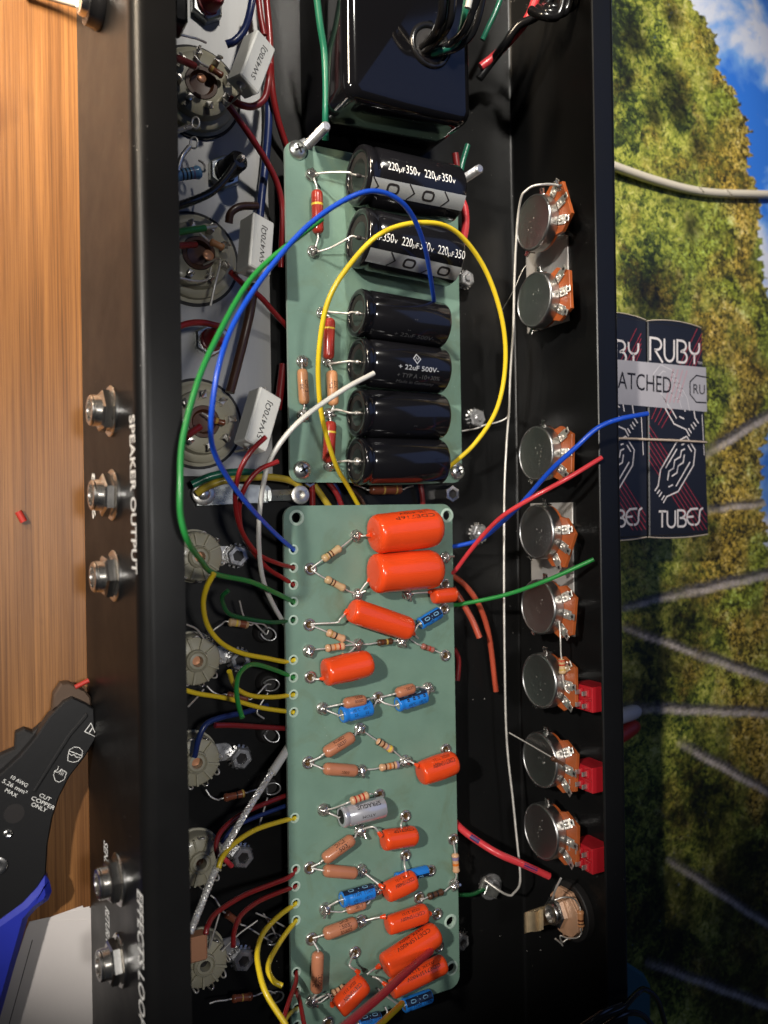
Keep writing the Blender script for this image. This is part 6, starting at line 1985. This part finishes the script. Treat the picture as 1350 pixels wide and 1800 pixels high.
def paper(pts, z, label, line=None):
    P, c = poly_on(pts, z)
    m_ = MB()
    m_.prism(P, (0, 0, z - 0.12), EX, EY, EZ, 0.12)
    o = single('paper_sheet', m_, 'paper', label, 'paper', 'sheets of paper beside the chassis', 0)
    if line:
        a, b_ = Z(*line[0], z), Z(*line[1], z)
        n_ = MB()
        vs, fs = ribbon([(a.x, a.y), (b_.x, b_.y)], 0.28)
        n_.add([V((p[0], p[1], z + 0.05)) for p in vs], fs)
        part('printed_line', n_, 'ink', o, 0)
paper([(40, 1668), (60, 1622), (145, 1592), (150, 1600), (190, 1780), (60, 1800)], ZD + 0.3, 'lowest white sheet of paper fanned out above the others')
paper([(48, 1660), (62, 1621), (157, 1593), (162, 1616), (200, 1800), (40, 1800)], ZD + 0.5, 'white sheet of paper in the middle of the small stack')
paper([(52, 1640), (52, 1620), (163, 1595), (168, 1640), (205, 1800), (60, 1820)], ZD + 0.7, 'white sheet with a corner just above the front one')
paper([(-40, 1900), (46, 1634), (52, 1620), (171, 1617), (210, 1760), (215, 1900)], ZD + 0.95, 'front white sheet of paper with a thin printed line', ((57, 1652), (10, 1822)))
def snip(a, b_, r, label, z=1.0):
    m_ = MB()
    m_.tube([Z(*a, ZD + z), Z(*b_, ZD + z)], r, 10)
    single('wire_offcut', m_, 'knob_red', label, 'offcut', 'red wire offcuts on the desk', sharp=40)
snip((32, 899), (42, 917), 1.3, 'small red wire offcut lying alone on the wood', 1.3)
m_ = MB()
m_.tube([Z(132, 1208, 8), Z(156, 1196, 8)], 0.9, 10)
single('wire_offcut', m_, 'knob_red', 'red wire offcut held in the jaws of the wire stripper', 'offcut', 'red wire offcuts on the desk', sharp=40)
snip((84, 1259), (92, 1256), 0.8, 'tiny red wire offcut by the stripper joint', 6)

# ================================================================== THINGS ON THE MAT, RIGHT
ZBX = 38.0
def tube_box(corners, label, art, group='black tube boxes'):
    P = [Z(u, v, ZBX) for u, v in corners]            # TL TR BR BL
    c = sum(P, V((0, 0, 0))) / 4
    t = thing('tube_box', (c.x, c.y, ZM), label, 'box', group)
    poly = [(p.x, p.y) for p in P][::-1]
    m_ = MB()
    m_.prism(poly, (0, 0, ZM + 0.1), EX, EY, EZ, ZBX - ZM - 0.1, 0.5)
    body = part('carton', m_, 'card_black', t, 25)
    # bulging end flaps with pale cut edges
    for (a, b_, sg) in ((P[0], P[1], 1), (P[3], P[2], -1)):
        m_ = MB()
        n = 10
        pts = []
        for i in range(n + 1):
            s_ = i / n
            pts.append(a.lerp(b_, s_) + EY * sg * (0.3 + 1.7 * math.sin(math.pi * s_) ** 0.8 * (0.6 if sg < 0 else 1)) - EZ * 0.7)
        m_.tube(pts, 0.35, 6, 1, smooth=False)
        part('flap_edge', m_, 'card_edge', t, 60)
        m_ = MB()
        L = []
        for p in pts:
            L.append(p)
        back = [a.lerp(b_, i / n) - EZ * 0.8 - EY * sg * 0.3 for i in range(n + 1)]
        vs = L + back
        vs2 = [p - EZ * 30 for p in L]
        m_.add(vs + vs2, [(i, i + 1, n + 2 + i, n + 1 + i) for i in range(n)] + [(i, i + 1, 2 * n + 3 + i, 2 * n + 2 + i) for i in range(n)])
        part('flap', m_, 'card_black', t, 40)
    return t, body
def on_box(px, lift):
    return Z(px[0], px[1], ZBX + lift)
def art(parent, items, mat, lift, nm):
    m_ = MB()
    for it in items:
        if it[0] == 'l':
            P = [on_box(p, lift) for p in it[1]]
            vs, fs = ribbon([(p.x, p.y) for p in P], it[2] * 0.27, it[3] if len(it) > 3 else False)
            m_.add([V((p[0], p[1], ZBX + lift)) for p in vs], fs)
        elif it[0] == 't':
            a, b_ = on_box(it[2], lift), on_box(it[3], lift)
            ex = (b_ - a).normalized()
            ey = V((-ex.y, ex.x, 0))
            flat_text(m_, it[1], a, ex, ey, (b_ - a).length, it[4] * 0.27, 0.0)
        elif it[0] == 'p':
            P = [on_box(p, lift) for p in it[1]]
            m_.add(P, [tuple(range(len(P)))])
    return part(nm, m_, mat, parent, 0)
def arc_pts(cx, cy, rx, ry, a0, a1, n=8):
    return [(cx + rx * math.cos(math.radians(a0 + (a1 - a0) * i / n)), cy - ry * math.sin(math.radians(a0 + (a1 - a0) * i / n))) for i in range(n + 1)]
def skew(pts, s=0.14, cx=1190):
    return [(p[0], p[1] + (p[0] - cx) * s) for p in pts]
def ruby(dx, s, cx, cy):
    """the rounded single-stroke lettering, px"""
    W = 4.2
    R_ = [('l', skew([(x + dx, y) for x, y in pts], s, cx + dx), W) for pts in (
        [(1143, 640), (1143, 600), (1154, 600)] + arc_pts(1154, 610, 8.5, 10, 90, -90, 8) + [(1150, 620)], [(1151, 620), (1165, 641)],
        [(1168, 598)] + [(1168, 622)] + arc_pts(1176.5, 624, 8.5, 13, 180, 360, 8) + [(1185, 598)],
        [(1190.5, 637), (1190.5, 598), (1199, 598)] + arc_pts(1199, 606.5, 7, 8.5, 90, -60, 7) + [(1198, 616)], [(1196, 617), (1201, 617)] + arc_pts(1200, 626.5, 7.5, 9.5, 80, -90, 7) + [(1190.5, 636)],
        [(1212, 598), (1212, 606)] + arc_pts(1220.5, 608, 8.5, 10, 180, 360, 8) + [(1229, 598)], [(1220.5, 618), (1220.5, 636)])]
    return R_
def tubes(dx, y0):
    W = 3.8
    o = y0
    L = [[(1158, o), (1171, o)], [(1164, o), (1164, o + 28)],
         [(1173, o - 1), (1173, o + 18)] + arc_pts(1180, o + 19, 7, 9, 180, 360, 8) + [(1187, o - 2)],
         [(1191.5, o + 27), (1191.5, o - 2), (1199, o - 2)] + arc_pts(1199, o + 4, 5.5, 6, 90, -80, 6), [(1195, o + 11.5), (1200, o + 11.5)] + arc_pts(1200, o + 19, 6, 7.5, 85, -90, 6) + [(1191.5, o + 26.5)],
         [(1227, o - 5), (1214, o - 4)] + arc_pts(1217, o + 10, 9.5, 13.5, 110, 285, 10), [(1208, o + 10), (1219, o + 9)],
         [(1236, o - 6)] + arc_pts(1235, o + 2, 5, 7, 100, 180, 4) + [(1229, o + 12)] + arc_pts(1222, o + 14, 7.5, 9.5, 0, -95, 6)]
    return [('l', [(x + dx, y) for x, y in p], W) for p in L]
def tube_icon(dx, dy, flip=False):
    base = [[(1207, 767), (1190, 776), (1161, 826), (1157, 854), (1151, 863)], [(1207, 767), (1222, 791), (1219, 818), (1192, 864), (1172, 873), (1166, 884)],
            [(1190, 789), (1170, 823)], [(1213, 812), (1188, 855)], [(1203, 780), (1198, 782)], [(1209, 782), (1216, 794)],
            [(1173.5, 844), (1176, 828), (1184, 823), (1186, 809), (1196, 803), (1198, 792), (1204, 789)], [(1203, 799), (1201, 813), (1192, 819), (1190, 831), (1181, 837)],
            [(1160, 861), (1155, 868)], [(1163.5, 865), (1158.5, 873)], [(1168, 871), (1163, 879)], [(1175, 856), (1183, 852)]]
    out = []
    for L in base:
        pts = []
        for (x, y) in L:
            if flip:
                # the upper picture is the lower one tipped over the other way
                lx, ly = x - 1190, y - 825
                x2, y2 = 1187 - lx * 1.02, 698 + ly * 1.10
                x2 = 1187 - lx * 1.05
                y2 = 703 + ly * 1.08 + 0.0 * lx
                pts.append((x2 + dx, y2 + dy))
            else:
                pts.append((x + dx, y + dy))
        out.append(('l', pts, 2.6))
    return out
t1, body1 = tube_box([(1139, 565), (1234, 577), (1246, 938), (1142, 943)], 'black tube box lettered RUBY TUBES, the fully visible right one', None)
t2, body2 = tube_box([(1040, 551), (1136.5, 563), (1138.5, 943), (1040, 948)], 'black tube box mostly hidden behind the chassis wall, left of the other', None)
for dx, bod, cl, sh in ((0, body1, 1139, 0.14), (-107, body2, 1040, 0.14)):
    reds = []
    for k in range(5):
        x = 1226 + k * 8 + dx
        reds.append(('l', [(x, 577 + k * 9), (x - 66 + k * 1.5, 714 - k * 2)], 1.3))
    reds = [('l', [(max(min(p[0], 1234 + dx), cl + 2), p[1]) for p in r[1]], r[2]) for r in reds]
    low = []
    for k in range(6):
        x0, y0 = 1141 + dx, 748 + k * 12
        x1 = 1242 + dx
        y1 = y0 + 1.57 * (x1 - x0)
        if y1 > 932:
            x1 -= (y1 - 932) / 1.57
            y1 = 932
        low.append(('l', [(x0, y0), (x1, y1)], 1.3))
    mid = [('l', [(1185 - k * 9 + dx, 714 - k * 2), (1163 - k * 6 + dx, 752 - k * 5)], 1.3) for k in range(4)]
    art(bod, reds + low + mid, 'print_red', 0.05, 'red_lines')
    blk = tube_icon(dx, 0)
    # black inside of the tube pictures hides the red lines
    inside = [(1207, 768), (1221, 791), (1218, 817), (1191, 862), (1171, 871), (1160, 860), (1159, 853), (1163, 826), (1191, 777)]
    art(bod, [('p', [(x + dx, y) for x, y in inside])], 'card_black', 0.09, 'picture_ground')
    art(bod, ruby(dx, sh, 1190, 600) + tubes(dx, 899) + tube_icon(dx, 0) + tube_icon(dx, 0, True) + [('t', 'TM', (1226 + dx, 640), (1234 + dx, 641), 5)], 'print_white', 0.13, 'white_lettering')
    art(bod, [('l', [(1234 + dx, 728), (1238 + dx, 800)], 1.6)], 'print_white', 0.13, 'web_address')
# wide paper tape round both boxes
tp = thing('paper_tape', on_box((1165, 680), 0.2), 'translucent grey tape lettered MATCHED wrapped round the two tube boxes', 'tape')
tband = [('p', [(1041, 628), (1241, 646), (1243, 724), (1041, 706)])]
tb = art(tp, tband, 'tape_grey', 0.22, 'tape_band')
art(tb, [('l', [(1234 + k * 8 - 50, 648 + k), (1196 + k * 7 - 26, 708 + k * 0)], 3.0) for k in range(4)], 'tape_pink', 0.25, 'red_lines_showing_through')
art(tb, [('l', [(1161, 641), (1148, 658)], 1.6), ('l', [(1161, 641), (1180, 650), (1208, 700), (1212, 722)], 1.6), ('l', [(1148, 658), (1152, 672), (1178, 720)], 1.6), ('l', [(1158, 660), (1166, 652), (1170, 654)], 1.6), ('l', [(1180, 662), (1200, 698)], 1.4), ('l', [(1172, 672), (1178, 684), (1184, 698), (1194, 702), (1198, 718)], 1.4), ('l', [(1160, 690), (1182, 722)], 1.4)], 'tape_pale', 0.25, 'picture_showing_through')
art(tb, [('t', 'MATCHED', (1068, 680), (1180, 691.5), 30), ('l', [(1246, 664), (1224, 660), (1213, 671), (1213, 693), (1224, 707), (1242, 708)], 2.4), ('t', 'RU', (1219, 691.5), (1239, 693.5), 18)], 'ink', 0.29, 'black_lettering')
# rubber band
m_ = MB()
P = [Z(1040, 770, ZBX + 0.9), Z(1110, 771.5, ZBX + 0.9), Z(1180, 774, ZBX + 0.9), Z(1241.5, 777.5, ZBX + 0.8)]
e = P[-1] + EX * 0.9
P += [V((e.x, e.y, ZBX - 3)), V((e.x, e.y, ZM + 1))]
m_.tube(P, 0.6, 8, 1, smooth=False)
single('rubber_band', m_, 'rubber_band', 'tan rubber band stretched round the two tube boxes', 'rubber band', sharp=60)
# cream cable over the mat
cp = [Z(1060, 285, 2), Z(1100, 300, 1.5), Z(1150, 317, 1.0), Z(1205, 332, 0.65), Z(1250, 339, 0.6), Z(1300, 341, 0.6), Z(1420, 343, 0.6)]
t = thing('cream_cable', cp[3] - EZ * 3, 'cream coloured cable crossing the printed mat', 'cable')
part('jacket', MB().tube(cp, 2.35, 14, 8), 'cable_cream', t, 60)
for (u, v) in ((1228, 328), (1278, 334)):
    q = Z(u, v, 2.9)
    m_ = MB()
    m_.add([q, q + V((4.0, -2.4, 0.2)), q + V((4.6, -3.0, -0.6)), q + V((0.5, -2.0, -0.9)), q + EZ * 0.5], [(0, 1, 2, 3), (0, 1, 4), (0, 3, 4), (1, 2, 4), (2, 3, 4)])
    part('jacket_nick', m_, 'cable_cream', t, 20)
# rounded white and red ends that show past the wall
for (u, v, mt, lb) in ((1112, 1252, 'knob_white', 'rounded white plastic tip showing past the right wall'), (1110, 1280, 'knob_red', 'rounded red plastic tip showing past the right wall, below the white one')):
    q = Z(u, v, 4.0)
    m_ = MB()
    ax = V((1, 0.12 if mt == 'knob_white' else 0.35, 0)).normalized()
    m_.rev(q - ax * 30, ax, [(0, 3.9), (27, 4.0), (31, 3.7), (33.5, 2.9), (35, 1.5), (35.4, 0.3)], 24)
    single('marker_pen', m_, mt, lb, 'pen', 'pens behind the chassis', sharp=50)
# teal cloth and dark cables at the lower right corner
m_ = MB()
cl, c = poly_on([(1098, 1690), (1112, 1698), (1136, 1714), (1148, 1736), (1148, 1800), (1140, 1860), (1060, 1860), (1080, 1760)], 6.0)
m_.prism(cl, (0, 0, ZM + 0.2), EX, EY, EZ, 7.0, 1.6)
single('teal_pouch', m_, 'cloth_teal', 'teal soft pouch behind the lower right corner of the chassis', 'pouch', sharp=40)
for i, (pts, lb) in enumerate((
        ([(1036, 1802, 74), (1070, 1782, 76), (1098, 1770, 76), (1118, 1746, 70), (1136, 1740, 62), (1156, 1760, 54), (1172, 1810, 44)], 'thin black cable arching over the lower right corner'),
        ([(1060, 1806, 74), (1086, 1790, 76), (1108, 1782, 76), (1130, 1784, 72), (1150, 1806, 66)], 'second black cable at the lower right corner, under the arching one'),
        ([(1020, 1806, 76), (1050, 1786, 78), (1072, 1774, 78), (1092, 1766, 76)], 'third black cable at the lower right corner, lying on the rim'))):
    wire(pts, 1.2, 'w_black', lb, name='power_cable', group='black cables at the lower right corner', cat='cable')
